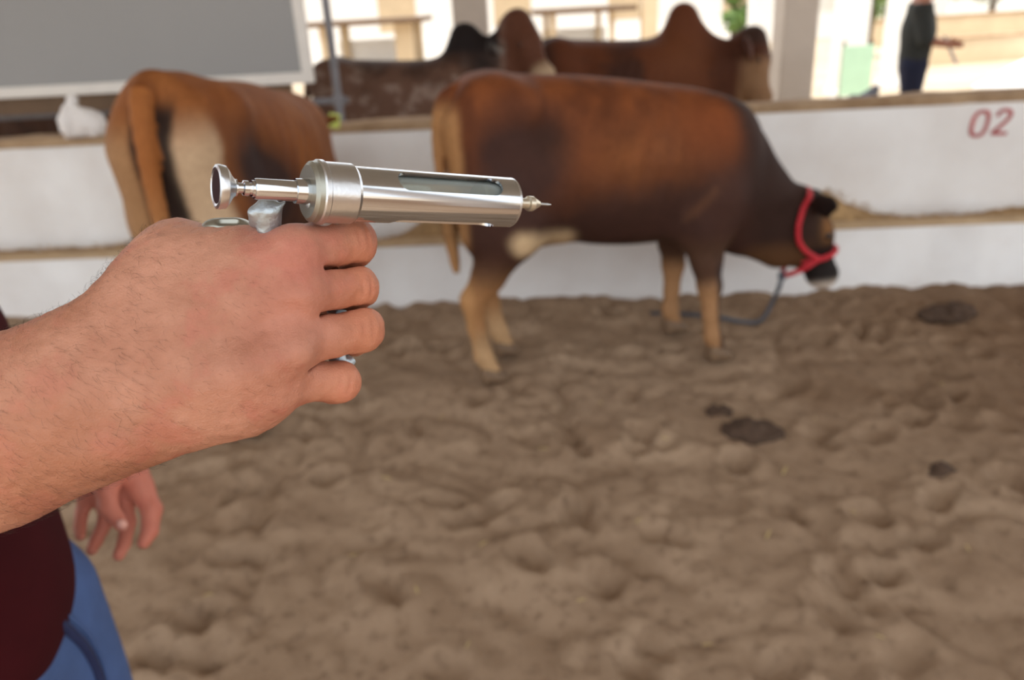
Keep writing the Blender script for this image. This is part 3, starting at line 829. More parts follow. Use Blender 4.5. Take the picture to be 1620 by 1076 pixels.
# ------------------------------------------------------------------ people
def human(shR, elR, wrR, shL, elL, wrL, hip, legR, legL, chest, head, facing, slim=1.0, sleeve=.62):
    """rough full body; positions as 3-vectors; facing is a unit vector; returns body, shirt and trouser fields"""
    fx = V3(*facing); lt = np.cross(V3(0, 0, 1), fx)
    up = V3(0, 0, 1)
    torso = [rc(hip+up*.02, chest, .155*slim, .165*slim, fx, .72), rc(chest, (shR+shL)/2+up*.0, .16*slim, .12*slim, fx, .72), rc(shR, shL, .062*slim, .062*slim)]
    nk = (shR+shL)/2+up*.05
    hd = head
    heads = [ell_dir(hd, fx, (.098, .076, .118)), rc(nk, hd-up*.08-fx*.01, .062, .058), rc(hd-up*.055+fx*.035, hd-up*.085+fx*.06, .052, .038),
             rc(hd+fx*.092+up*.015, hd+fx*.112-up*.018, .010, .016)]
    for s in (1, -1): heads.append(rc(hd+lt*.076*s+up*.0, hd+lt*.082*s-up*.03, .022, .014, fx, .6))
    arms = [chain([shR, elR, wrR], [.056*slim, .044, .031], .4), chain([shL, elL, wrL], [.056*slim, .044, .031], .4)]
    legs = [chain([np.array(p) for p in l], [.098*slim, .066, .058, .046], .5) for l in (legR, legL)]
    body = union(torso+legs, .05); headf = union(heads, .03)
    def bf(P):
        d = smin(body(P), headf(P), .03)
        for a in arms: d = smin(d, a(P), .03)
        return d
    def shirt(P):
        d = union(torso, .05)(P)-.018
        for sh, el in ((shR, elR), (shL, elL)):
            d = smin(d, rc(sh, sh+(el-sh)*sleeve, .072*slim, .064*slim)(P), .05)
        d = np.maximum(d, (hip[2]-.07)-P[:, 2])
        d = np.maximum(d, P[:, 2]-(nk[2]+.0))
        return d + (fbm(P*9, 2)-.5)*.010
    def pants(P):
        d = rc(hip+up*.04, hip-up*.06, .158*slim, .150*slim, fx, .78)(P)
        for l in (legR, legL):
            d = smin(d, chain([np.array(p) for p in l], [.112*slim, .082, .076, .068], .5)(P), .04)
        d = np.maximum(d, P[:, 2]-(hip[2]+.06))
        return d + (fbm(P*8+4, 2)-.5)*.012
    return bf, shirt, pants, heads
def ell_dir(c, fx, r):
    lt = np.cross(V3(0, 0, 1), fx); Rm = np.stack([fx, lt, V3(0, 0, 1)]); e = ell((0, 0, 0), r)
    return lambda P: e((P-c)@Rm.T)

# ---- the near person: one hand holds the syringe gun
CVIEW = CF                                            # direction used as the thin axis of hand and forearm
def hp(x, y, d): return at(x, y, d)
mm = .001
# right hand, back towards the camera
mcp = [hp(466, 402, .3655), hp(474, 462, .3640), hp(462, 537, .3650), hp(428, 600, .3680)]
pip = [hp(552, 384, .3920), hp(562, 455, .3900), hp(570, 521, .3890), hp(538, 604, .3900)]
dip = [hp(545, 400, .4140), hp(555, 468, .4130), hp(560, 533, .4110), hp(530, 612, .4070)]
tip = [hp(505, 408, .4230), hp(510, 475, .4230), hp(515, 540, .4200), hp(492, 614, .4140)]
rP = [(12.6, 13.0, 10.4, 8.0), (12.2, 10.9, 9.6, 7.8), (11.8, 11.2, 9.4, 7.4), (10.4, 9.7, 8.4, 6.8)]
def finger(i):
    r = [x*mm for x in rP[i]]
    root = mcp[i]
    mid = (root+pip[i])/2
    return union([chain([root, mid, pip[i], dip[i], tip[i]], [r[0], (r[0]+r[1])/2*.95, r[1], r[2], r[3]], .35)], .001)
fingersR = [finger(i) for i in range(4)]
wristR = hp(196, 606, .372)
fore = [hp(170, 614, .372), hp(110, 640, .376), hp(-20, 688, .386), hp(-230, 770, .408), hp(-430, 850, .435), hp(-520, 885, .45)]
fore_r = [34*mm, 35.5*mm, 40*mm, 46*mm, 46*mm, 40*mm]
nfo = at(100, 640, 1)-CAM; nfo /= np.linalg.norm(nfo)
carp = [hp(262, 520, .371), hp(258, 560, .3685), hp(252, 605, .3700), hp(250, 650, .3735)]
nh = at(350, 530, 1)-CAM; nh /= np.linalg.norm(nh)
palm = [rc(carp[i], mcp[i], (19, 19, 19, 18)[i]*mm, (13.5, 12.8, 12.4, 11.6)[i]*mm) for i in range(4)]
bulk = [rc(wristR, hp(262, 555, .3735), 31*mm, 33*mm, nh, .60), rc(hp(262, 552, .3745), hp(400, 500, .3750), 33*mm, 31*mm, nh, .5), rc(hp(245, 640, .3735), hp(385, 627, .3735), 15*mm, 17.5*mm, nh, .85), rc(hp(330, 570, .3690), hp(440, 580, .3690), 19*mm, 14*mm), rc(hp(300, 630, .3705), hp(410, 608, .3700), 18*mm, 13.5*mm),
        rc(hp(290, 440, .3790), hp(420, 415, .3760), 23*mm, 15*mm, nh, .8)]
thumb = chain([hp(230, 500, .379), hp(285, 408, .392), hp(360, 408, .412), hp(430, 425, .426), hp(470, 440, .430)], [19*mm, 16.5*mm, 14.5*mm, 11*mm, 8.5*mm], .5)
elbowR = fore[-1]
shR = V3(-.675, .49, 1.405); shL = V3(-.675, .83, 1.405)
foref = chain(fore, fore_r, .6, nfo, .82)
tend = [rc(hp(300, 520, .3475)+nh*.0, mcp[i]-nh*.0105, 4*mm, 5*mm) for i in (1, 2)]
ulna = rc(hp(160, 702, .360), hp(188, 694, .360), 11*mm, 10*mm)
ridge1 = chain([hp(325, 606, .3535), hp(400, 582, .3515), hp(470, 558, .3540)], [5*mm, 5*mm, 4*mm], .5)
web = [rc(mcp[i], mcp[i+1], 9.5*mm, 9.5*mm) for i in range(3)]
creases = []
for i in range(4):                                     # skin folds over the middle knuckles
    ax_ = (pip[i]-mcp[i]); ax_ /= np.linalg.norm(ax_); sd = np.cross(ax_, nh); sd /= np.linalg.norm(sd); out = np.cross(sd, ax_); out = out if out@nh < 0 else -out
    for tt, w in ((-.005, .55), (.0, .65), (.005, .5)):
        c_ = pip[i]+ax_*tt+out*rP[i][1]*mm*1.02
        creases.append((c_-sd*rP[i][1]*mm*w, c_+sd*rP[i][1]*mm*w))
def right_arm(P):
    d = bulk[0](P)
    for g in bulk[1:]: d = smin(d, g(P), 16*mm)
    for g in palm: d = smin(d, g(P), 9*mm)
    d = smin(d, foref(P), 15*mm)
    d = smin(d, thumb(P), 14*mm)
    d = smin(d, ulna(P), 9*mm)
    d = smin(d, ridge1(P), 15*mm)
    df = fingersR[0](P)
    for g in fingersR[1:]: df = smin(df, g(P), .5*mm)
    d = smin(d, df, 4*mm)
    for g in web: d = smin(d, g(P), 3*mm)
    return d
def fine_arm(P):
    d = right_arm(P)
    near = np.abs(d) < .007
    if near.any():
        Q = P[near]; dd = d[near]
        for a, b in creases:
            dd = dd + .00055*np.exp(-(rc(a, b, 0, 0)(Q)/.0011)**2)
        fd = [g(Q) for g in fingersR]
        for i in range(3):                              # folds where neighbouring fingers press together
            a0, a1 = (mcp[i]+mcp[i+1])/2, (pip[i]+pip[i+1])/2; t = ((Q-a0)@(a1-a0))/((a1-a0)@(a1-a0))
            ln = np.linalg.norm(a1-a0)
            cut = np.maximum(np.maximum(np.abs(fd[i]-fd[i+1])*.5-.00085, -.0050-fd[i]), (.22-t)*ln*.5)
            dd = -smin(-dd, cut, .0010)
        dd = dd + (fbm(Q*np.array([[210., 210., 210.]]), 3)-.5)*.0009
        d = d.copy(); d[near] = dd
    return d
allp = np.array(fore[:5]+mcp+pip+dip+tip+[hp(300, 340, .37), hp(300, 720, .37)])
Va, Fa = sdf_mesh(fine_arm, allp.min(0)-.06, allp.max(0)+.035, .00105, 2)

# left hand hanging on the far side, fingers curled
lm = [hp(222, 772, 1.078), hp(197, 786, 1.086), hp(168, 788, 1.086), hp(141, 780, 1.080)]
LF = [[lm[0], hp(240, 806, 1.072), hp(237, 840, 1.060), hp(228, 858, 1.050)], [lm[1], hp(203, 826, 1.084), hp(196, 860, 1.072), hp(188, 878, 1.060)],
      [lm[2], hp(166, 828, 1.084), hp(152, 856, 1.070), hp(145, 870, 1.058)], [lm[3], hp(130, 808, 1.078), hp(126, 834, 1.066), hp(127, 848, 1.058)]]
wristL = hp(190, 690, 1.085)
def left_arm_f():
    fs = [chain(LF[i], [(.0160, .0135, .0110, .0085), (.0105, .0100, .0090, .0078), (.0100, .0096, .0086, .0074), (.0095, .0088, .0078, .0066)][i], .35) for i in range(4)]
    nl = at(180, 780, 1)-CAM; nl /= np.linalg.norm(nl)
    pl = [rc(wristL, lm[i], .026, .0155) for i in range(4)]
    th = chain([hp(196, 722, 1.068), hp(168, 770, 1.046), hp(171, 803, 1.036), hp(191, 829, 1.030)], [.022, .0150, .0120, .0090], .5)
    elL = V3(-.75, .985, 1.13)
    fa = chain([wristL, (wristL+elL)/2, elL], [.030, .042, .042], .5)
    up_ = rc(elL, shL, .046, .056)
    def f(P):
        d = fs[0](P)
        for g in fs[1:]: d = smin(d, g(P), .002)
        dp = pl[0](P)
        for g in pl[1:]: dp = smin(dp, g(P), .012)
        d = smin(d, dp, .010); d = smin(d, th(P), .008); d = smin(d, fa(P), .02)
        return smin(d, up_(P), .02)
    return f, elL
fL, elL = left_arm_f()
lp = np.array([p for f in LF for p in f]+[wristL, elL, hp(170, 800, 1.02)])
Vl, Fl = sdf_mesh(fL, lp.min(0)-.06, lp.max(0)+.06, .0028, 1)
hipN = V3(-.630, .66, .93); chestN = V3(-.645, .66, 1.20); headN = V3(-.635, .66, 1.625)
legRn = [(-.635, .575, .86), (-.615, .575, .48), (-.65, .575, .26), (-.67, .575, .09)]
legLn = [(-.625, .755, .86), (-.595, .765, .48), (-.63, .765, .26), (-.65, .765, .09)]
bN, shirtN, pantsN, headsN = human(shR, elbowR+V3(-.01, 0, 0), elbowR+V3(.02, 0, .01), shL, elL, elL+(wristL-elL)*.35, hipN, legRn, legLn, chestN, headN, (1, 0, 0))
Vb, Fb = sdf_mesh(bN, (-1.0, .25, .05), (-.30, 1.15, 1.80), .011, 1)
def join_meshes(parts):
    V, Fq, n = [], [], 0
    for v, f in parts: V.append(v); Fq.append(f+n); n += len(v)
    return np.concatenate(V), np.concatenate(Fq)
Vn, Fn = join_meshes([(Va, Fa), (Vl, Fl), (Vb, Fb)])
SK, SKR, SKD = lin((184, 132, 109)), lin((178, 107, 91)), lin((152, 98, 75))
def skin_col(V):
    nz = fbm(V*45+3, 4)-.5; n2 = fbm(V*170+8, 3)-.5; n3 = fbm(V*16+1, 3)-.5
    c = np.tile(SK, (len(V), 1))
    c = mixc(c, SKD, sstep(-.10, .22, n3+nz*.5)*.75)
    c = mixc(c, SKR, sstep(.0, .25, nz+n2*.4)*.55)
    for p in mcp: c = mixc(c, SKR, np.exp(-(np.sqrt(((V-p)**2).sum(1))/.020)**2)*.45)
    for p in pip: c = mixc(c, lin((206, 132, 100)), np.exp(-(np.sqrt(((V-p)**2).sum(1))/.018)**2)*.6)
    for a, b in creases: c = mixc(c, lin((150, 82, 58)), np.exp(-(rc(a, b, 0, 0)(V)/.0009)**2)*.28)
    fz = np.exp(-((np.sqrt(((V-fore[2])**2).sum(1)))/.11)**2); c = mixc(c, lin((190, 132, 102)), fz*.5)
    hq = V-V3(-.635, .66, 1.625)
    c = mixc(c, lin((160, 80, 76)), np.exp(-((hq[:, 2]+.062)/.009)**2)*sstep(.075, .085, hq[:, 0])*sstep(.03, .02, np.abs(hq[:, 1])))
    c = mixc(c, lin((52, 36, 28)), np.exp(-((hq[:, 2]-.034)/.006)**2)*sstep(.06, .07, hq[:, 0])*sstep(.012, .018, np.abs(hq[:, 1]))*sstep(.055, .045, np.abs(hq[:, 1])))
    far = sstep(.70, .78, V[:, 1]); c = mixc(c, lin((196, 116, 98)), far*.8)
    return c
me = np_mesh('person', Vn, Fn); set_col(me, skin_col(Vn))
person = link('person', me, M['skin'])
tag(person, 'person in maroon top and blue jeans aiming a metal syringe gun', 'person')
Vs, Fs = sdf_mesh(shirtN, (-1.0, .25, .75), (-.30, 1.15, 1.60), .008, 1); link('shirt', np_mesh('shirt', Vs, Fs), M['maroon'], person)
Vp, Fp = sdf_mesh(pantsN, (-1.0, .35, .03), (-.30, 1.0, 1.05), .008, 1); jeans = link('jeans', np_mesh('jeans', Vp, Fp), M['denim'], person)
def trace(fn, p, d, n=80):
    p = np.array(p, float); d = d/np.linalg.norm(d)
    for _ in range(n): p = p + d*fn(p[None])[0]*.6
    return p
seam = [trace(pantsN, at(x, y, .45), ray(x, y)) for x, y in ((92, 985), (112, 1002), (130, 1020), (145, 1044), (156, 1070), (163, 1100), (168, 1140))]
MB().tube(spline(seam, 5), .0065, 6).build('pocket_seam', M['denim_dark'], jeans, smooth=60)
seam2 = [p+V3(.004, .012, .004) for p in seam]
seam2 = [trace(pantsN, p+V3(.06, -.02, .02), V3(-.06, .02, -.02)) for p in seam2]
MB().tube(spline(seam2, 5), .0030, 6).build('stitching', M['denim'], jeans, smooth=60)
hairf = lambda P: np.maximum(ell_dir(headN+V3(-.012, 0, .018), V3(1, 0, 0), (.102, .084, .116))(P), (P[:, 0]-headN[0])*.9-(P[:, 2]-headN[2])*1.0+.0)
Vh, Fh = sdf_mesh(hairf, headN-.16, headN+.16, .008, 1); link('hair', np_mesh('hair', Vh, Fh), M['hair'], person)
for s in (1, -1):
    mb = MB(); bmesh.ops.create_uvsphere(mb.bm, u_segments=12, v_segments=8, radius=.012, matrix=Matrix.Translation(Vector(headN+V3(.083, .032*s, .012))))
    mb.build('eye', M['eye'], person, smooth=60)
for sx in (legRn, legLn):
    ft = np.array(sx[-1]); fz = 0.0
    fn = union([rc(ft+V3(-.03, 0, -.035), ft+V3(.15, 0, -.05), .045, .036, (0, 1, 0), 1.0), rc(ft+V3(-.02, 0, .02), ft+V3(.0, 0, -.02), .045, .05)], .03)
    fn2 = lambda P, fn=fn: np.maximum(fn(P), -P[:, 2]-.005)
    Vv, Ff = sdf_mesh(fn2, ft+V3(-.12, -.09, -.12), ft+V3(.24, .09, .11), .008, 1); link('shoe', np_mesh('shoe', Vv, Ff), mat('shoe_leather', (52, 40, 34), .5, noise=20), person)
# thumb nail of the hanging hand
t0 = hp(193, 830, 1.0210); nl = at(190, 828, 1)-CAM; nl /= np.linalg.norm(nl)
e = ell_dir(t0, V3(1, 0, 0), (.0065, .004, .0075)); Vv, Ff = sdf_mesh(e, t0-.012, t0+.012, .0012, 1); link('thumbnail', np_mesh('thumbnail', Vv, Ff), M['nail'], person)
# fine hairs on forearm and back of the hand
def arm_hair():
    R3 = np.random.default_rng(2)
    vx = (Va-CAM)@CF; px = 810+FPX*((Va-CAM)@CR)/vx; py = 538-FPX*((Va-CAM)@CU)/vx
    ep = 4e-4
    wgt = np.where(px < 430, 1.0, .0)*np.where(px > 250, .45, 1.0); wgt[(py < 430) & (px > 330)] *= .3
    wgt[px < -320] = 0
    idx = R3.choice(len(Va), 6500, p=wgt/wgt.sum())
    P = Va[idx]; g = np.stack([right_arm(P+np.eye(3)[i]*ep)-right_arm(P-np.eye(3)[i]*ep) for i in range(3)], 1); g /= np.linalg.norm(g, axis=1)[:, None]
    dwn = -CU*.75+(fore[0]-fore[2])/np.linalg.norm(fore[0]-fore[2])*.9
    t = dwn[None]+R3.normal(0, .28, (len(P), 3)); t = t-g*(t*g).sum(1)[:, None]; t /= np.linalg.norm(t, axis=1)[:, None]
    L = R3.uniform(.003, .0085, len(P))[:, None]; L[px[idx] > 250] *= .65
    pts = [P-g*.0004, P+t*L*.4+g*L*.22, P+t*L*.75+g*L*.27, P+t*L+g*L*.22]
    rad = [.000040, .000034, .000024, .00001]
    b = np.cross(t, g); V = []; nP = len(P)
    for p_, r_ in zip(pts, rad):
        for a in range(3):
            an = 2*math.pi*a/3; V.append(p_+(g*math.cos(an)+b*math.sin(an))*r_)
    V = np.stack(V, 1).reshape(-1, 3); Fq = []
    for s in range(3):
        for a in range(3): Fq.append(np.stack([np.arange(nP)*12+s*3+a, np.arange(nP)*12+s*3+(a+1) % 3, np.arange(nP)*12+(s+1)*3+(a+1) % 3, np.arange(nP)*12+(s+1)*3+a], 1))
    o = link('arm_hair', np_mesh('arm_hair', V, np.concatenate(Fq)), M['hair'], person); o['kind'] = 'stuff'; o['label'] = 'fine dark hairs on the forearm'
arm_hair()

# ------------------------------------------------------------------ syringe gun
SA, SB = at(345, 295.5, .335), at(808, 320.5, .418)
ax = SB-SA; SL = np.linalg.norm(ax); ax /= SL
vw = at(600, 300, 1)-CAM; vw /= np.linalg.norm(vw)
fy = -(vw-ax*(vw@ax)); fy /= np.linalg.norm(fy)       # towards the camera
fz = np.cross(ax, fy); fz = fz if fz@CU > 0 else -fz
SM = Matrix.Identity(4)
for i in range(3): SM[i][0], SM[i][1], SM[i][2], SM[i][3] = ax[i], -fy[i], fz[i], SA[i]
if np.linalg.det(np.array(SM)[:3, :3]) < 0:
    for i in range(3): SM[i][1] = fy[i]
syr = bpy.data.objects.new('syringe_gun', None); COL.objects.link(syr); syr.matrix_world = SM; syr.empty_display_size = .02
SI = SM.inverted()
tag(syr, 'polished metal syringe gun with slotted barrel and short needle', 'syringe')
def along(px_x):                                       # distance along the axis for an image column
    t = np.linspace(-.02, .2, 4001); p = SA+t[:, None]*ax; d = (p-CAM)@CF; x = 810+FPX*((p-CAM)@CR)/d
    return float(np.interp(px_x, x, t))
t_c0, t_c1, t_b1 = along(497), along(557), SL
RB = .0128
sgn = -1 if SM[0][1]*fy[0]+SM[1][1]*fy[1]+SM[2][1]*fy[2] < 0 else 1   # local +y is away from (or towards) the camera
CAMANG = 0.0 if sgn > 0 else math.pi
# slotted barrel
def barrel():
    NT, NX = 180, 170; x0, x1 = t_c1-.004, t_b1-.0025
    th = np.arange(NT)*2*math.pi/NT; xs = np.linspace(x0, x1, NX)
    X, TH = np.meshgrid(xs, th, indexing='ij')
    sa_, sb_ = along(631), along(763)
    sd = np.full(X.shape, 1.0); off = [None]
    for k in range(3):
        # angle measured from the camera-facing side upwards
        a0 = math.radians(38+120*k); thc = (math.pi-a0) if sgn < 0 else a0
        dth = (TH-thc+math.pi) % (2*math.pi)-math.pi
        s = dth*RB; xx = X-np.clip(X, sa_, sb_)
        l = np.sqrt(xx**2+s**2); q = l-.0053
        near = np.abs(q) < .00032
        l_ = np.maximum(l, 1e-9)
        X = np.where(near, X-q*xx/l_, X); TH = np.where(near, TH-q*s/l_/RB, TH)
        sd = np.minimum(sd, q)
    def shell(R): return np.stack([X, R*np.cos(TH), R*np.sin(TH)], -1)
    Vo, Vi = shell(RB).reshape(-1, 3), shell(RB-.0014).reshape(-1, 3)
    I, J = np.meshgrid(np.arange(NX-1), np.arange(NT), indexing='ij'); J2 = (J+1) % NT
    sdc = (sd[I, J]+sd[I+1, J]+sd[I, J2]+sd[I+1, J2])/4
    keep = sdc > 1e-5
    q = np.stack([I*NT+J, (I+1)*NT+J, (I+1)*NT+J2, I*NT+J2], -1)[keep]
    n = len(Vo)
    # boundary edges -> rim walls
    from collections import Counter
    ed = Counter(); 
    for f in q:
        for a in range(4):
            u, v = f[a], f[(a+1) % 4]; ed[(min(u, v), max(u, v))] += 1
    rim = [(u, v, v+n, u+n) for (u, v), c in ed.items() if c == 1]
    Fq = np.concatenate([q, q[:, ::-1]+n, np.array(rim)])
    me = np_mesh('barrel', np.concatenate([Vo, Vi]), Fq)
    me.set_sharp_from_angle(angle=math.radians(40))
    return link('barrel', me, M['chrome'], syr)
barrel()
MB().lathe([(t_b1-.0028, RB-.0016), (t_b1-.0028, RB), (t_b1-.0012, RB), (t_b1, RB-.0018), (t_b1+.0002, RB-.004), (t_b1+.0004, .004)], 64).build('barrel_end', M['brushed'], syr, smooth=30)
MB().lathe([(t_c1-.003, .0102), (t_b1-.004, .0102), (t_b1-.004, .0090), (t_c1-.003, .0090)], 48, cap=False).build('glass_cylinder', M['glass'], syr, smooth=30)
xp = along(762)
MB().lathe([(xp-.003, .0035), (xp-.003, .0088), (xp-.002, .0089), (xp+.006, .0089), (xp+.0075, .0085), (xp+.0075, .003)], 40).build('piston', M['rubber'], syr, smooth=30)
MB().lathe([(t_c1-.004, .0022), (xp, .0022)], 20).build('piston_rod', M['dulls'], syr, smooth=30)
# collar: knurled-edge ring with a dull inner face
RC = .0146
cl = MB().lathe([(t_c0+.0012, .0085), (t_c0, RC-.0012), (t_c0+.001, RC), (t_c0+.003, RC), (t_c0+.0036, RC-.0007), (t_c1-.0016, RC-.0007), (t_c1-.0006, RC-.0014), (t_c1, RB)], 72).build('collar', M['brushed'], syr, smooth=28)
tf = along(487)
MB().lathe([(tf, .004), (tf-.0004, RC-.0028), (tf+.001, RC-.0010), (t_c0+.002, RC-.0006), (t_c0+.002, .004)], 64).build('rear_cap', M['dulls'], syr, smooth=28)
# plunger rod with collars
rod0 = along(372); rodm = along(402)
MB().lathe([(rodm, .0026), (rodm, .0043), (rodm+.001, .0046), (tf-.006, .0046), (tf-.006, .0055), (tf+.001, .0060), (tf+.001, .002)], 36).build('rod_sleeve', M['chrome'], syr, smooth=28)
MB().lathe([(rod0-.002, .0018), (rod0-.002, .0036), (rod0+.0005, .0036), (rod0+.001, .0022), (rod0+.003, .0022), (rod0+.0034, .0033), (rod0+.0054, .0033), (rod0+.0058, .0024), (rodm-.0012, .0026), (rodm-.0012, .0036), (rodm+.001, .0036), (rodm+.001, .001)], 32).build('plunger_rod', M['chrome'], syr, smooth=28)
rd = .0093; t0d, t1d = along(342), along(360)
MB().lathe([(t0d, rd-.0022), (t0d-.0004, rd-.0012), (t0d, rd), (t0d+.001, rd+.0002), (t1d-.0012, rd-.0002), (t1d, rd-.0016), (t1d+.0016, .0050), (t1d+.0030, .0036), (t1d+.0030, .001)], 48, cap=False).build('dose_knob', M['brushed'], syr, smooth=28)
MB().lathe([(t0d, rd-.0022), (t0d+.0018, rd-.0026), (t0d+.0022, .0005)], 48, cap=True).build('knob_recess', M['darkhole'], syr, smooth=28)
# needle hub and needle
tn = along(872); th0 = SL
MB().lathe([(th0-.001, .0052), (th0+.002, .0048), (th0+.0032, .0036), (along(822), .0034), (along(824), .0026), (along(834), .0028), (along(835), .0040), (along(842), .0040), (along(846), .0030), (along(853), .0016), (along(854), .0007)], 28).build('needle_hub', mat('hub_metal', (222, 214, 196), .32, .8, noise=80), syr, smooth=30)
MB().lathe([(along(848), .0007), (tn-.002, .0007), (tn, .0002)], 12).build('needle', M['chrome'], syr, smooth=40)
# handles: front lever under the fingers, rear lever in the palm
def loc(p): return SI @ Vector(p)
fl = spline([at(512, 312, .3690), at(516, 340, .3740), at(524, 385, .3985), at(532, 450, .4010), at(533, 520, .4010), at(534, 562, .3970), at(543, 572, .3975), at(549, 566, .4000)], 6)
MB().tube([loc(p) for p in fl], [.0070]*8+[.0050]*(len(fl)-8), 12, flat=tuple(SI.to_3x3() @ Vector(CF)), fs=.55).build('front_lever', M['castzinc'], syr, smooth=50)
rl = spline([at(424, 330, .3640), at(424, 352, .3700), at(420, 400, .3920), at(405, 470, .3990), at(415, 560, .4000)], 6)
MB().tube([loc(p) for p in rl], [.0040]*3+[.0064]*(len(rl)-3), 12, flat=tuple(SI.to_3x3() @ Vector(CF)), fs=.6).build('rear_lever', M['castzinc'], syr, smooth=50)
def lump(name, fn, lo, hi, h, mt):
    V, Fq = sdf_mesh(fn, lo, hi, h, 1)
    V = np.array([loc(p) for p in V]); return link(name, np_mesh(name, V, Fq), M[mt], syr)
dL = .3600
hook = union([rc(at(425, 333, dL), at(425, 358, dL+.004), .0058, .0056, nh, .7), rc(at(404, 337, dL), at(402, 352, dL+.004), .0030, .0024), rc(at(434, 333, dL), at(450, 320, dL), .0022, .0007), rc(at(400, 336, dL), at(416, 327, dL), .0020, .0030)], .0016)
lump('ratchet_hook', hook, at(424, 335, dL)-.022, at(424, 335, dL)+.022, .0008, 'castzinc')
dS = .3800
sad = lambda P: np.maximum(union([rc(at(344, 362, dS), at(378, 362, dS), .0060, .0060, fz, .6), rc(at(350, 360, dS), at(372, 359, dS), .0068, .0068, fz, .6)], .004)(P), -(union([rc(at(350, 350, dS-.006), at(372, 350, dS-.006), .0022, .0022)], .002)(P)))
lump('thumb_saddle', sad, at(360, 357, dS)-.022, at(360, 357, dS)+.022, .0009, 'dulls')
brk = union([rc(at(500, 318, .3585), at(512, 338, .3640), .0050, .0058, nh, .7), rc(at(506, 326, .3580), at(509, 331, .3580), .0030, .0030)], .002)
lump('lever_bracket', brk, at(506, 328, .36)-.018, at(506, 328, .36)+.018, .0008, 'castzinc')

# ------------------------------------------------------------------ board, rail and bag by the wall
def local_box_thing(name, loc_, rz): return empty(name, loc_, rz)
bd = empty('notice_board', (-2.35, 4.98, -.16), WA)
bx0, bx1, bz0, bz1 = -1.45, 1.285, 1.30, 2.72
MB().box((bx0+.05, -.010, bz0+.05), (bx1-.05, .010, bz1-.05)).build('panel', M['board'], bd)
fb = .062
MB().box((bx0, -.02, bz0), (bx1, .02, bz0+fb), .004).build('bottom_rail', M['frame'], bd)
MB().box((bx0, -.02, bz1-fb), (bx1, .02, bz1), .004).build('top_rail', M['frame'], bd)
MB().box((bx0, -.02, bz0+fb), (bx0+fb, .02, bz1-fb), .004).build('side_rail', M['frame'], bd)
MB().box((bx1-fb, -.02, bz0+fb), (bx1, .02, bz1-fb), .004).build('side_rail', M['frame'], bd)
for lx in (-1.2, .2):
    MB().box((lx-.02, .02, 0), (lx+.02, .06, bz1), .003).build('leg', M['frame'], bd)
MB().box((bx0+.2, .015, bz0-.10), (bx1-.15, .05, bz0+.01)).build('brace', M['brownbeam'], bd)
tag(bd, 'large grey board in a white frame standing behind the pen wall', 'board')
rl_ = empty('pipe_rail', (-.985, 5.12, -.16), WA)
MB().tube([(0, 0, 0), (0, 0, 2.6)], .024, 14).build('post', M['galv'], rl_, smooth=50)
MB().tube([(.06, 0, 1.17), (-3.6, 0, 1.17)], .020, 12).build('pipe', M['galv'], rl_, smooth=50)
MB().lathe([(1.14, .024), (1.14, .036), (1.20, .036), (1.20, .024)], 16, M=Matrix.Rotation(-math.pi/2, 4, 'Y')).build('clamp', M['galv'], rl_, smooth=50)
tag(rl_, 'grey galvanised pipe rail and upright post beside the board', 'rail')
pb = on_y(134, 219, 4.66)
def bag():
    c = V3(pb[0], pb[1]+.02, .935)
    fn = union([rc(c+V3(-.06, 0, .06), c+V3(.07, 0, .055), .075, .07, (0, 1, 0), .8), rc(c+V3(-.05, 0, .12), c+V3(.04, 0, .10), .06, .05, (0, 1, 0), .8), rc(c+V3(-.05, .01, .17), c+V3(-.03, .01, .2), .022, .03)], .04)
    fn2 = lambda P: np.maximum(fn(P), c[2]-P[:, 2]) + (fbm(P*26, 3)-.5)*.022
    V, Fq = sdf_mesh(fn2, c-.2, c+.3, .008, 1)
    tag(link('bag', np_mesh('bag', V, Fq), mat('white_plastic', (236, 232, 230), .45, noise=18, vary=.06)), 'crumpled white plastic bag on top of the pen wall', 'bag')
bag()

# ------------------------------------------------------------------ dung, straw on the sand
def dung(px_, py_, sx, sy, hgt, n, seed, label):
    g = on_ground(px_, py_); R4 = np.random.default_rng(seed)
    z0 = ground_z(g[0], g[1])
    fs = []
    for i in range(n):
        q = V3(g[0]+R4.uniform(-sx, sx), g[1]+R4.uniform(-sy, sy), z0+hgt*.1); r = R4.uniform(.7, 1)*hgt
        fs.append(ell(q, (r*2.0, r*1.7, r)))
    f0 = union(fs, hgt*2.0); fn = lambda P: f0(P) + (fbm(P*34, 3)-.5)*.034
    V, Fq = sdf_mesh(fn, V3(g[0]-sx-.16, g[1]-sy-.16, z0-.08), V3(g[0]+sx+.16, g[1]+sy+.16, z0+.12), .009, 1)
    return tag(link('dung_pat', np_mesh('dung_pat', V, Fq), M['dung']), label, 'dung')
M['dung'] = mat('dung', (86, 66, 52), .9, noise=30, vary=.2)
dung(1190, 686, .075, .03, .024, 8, 1, 'dark lumpy dung pat lying in the open sand beyond the syringe')
dung(1142, 652, .045, .025, .015, 5, 2, 'flat brown dung smear next to the dark lumpy pat')
dung(1492, 498, .10, .06, .026, 9, 3, 'wide dark dung heap near the wall below the red number')
dung(1492, 748, .05, .02, .014, 4, 6, 'thin dark dung streak on the sand right of the yellow straw')
stalk_m = mat('straw', (214, 190, 134), .8, noise=40, vary=.12)
R5 = np.random.default_rng(8); stalk_me = None
spots = [(1242, 740), (1215, 850), (612, 765), (697, 655), (920, 955), (765, 870), (1490, 610), (1390, 1010), (1010, 830), (660, 940), (860, 720), (1290, 662), (1120, 1010), (740, 1020), (1350, 800), (950, 640), (560, 880), (330, 940), (1530, 870), (1050, 700)]
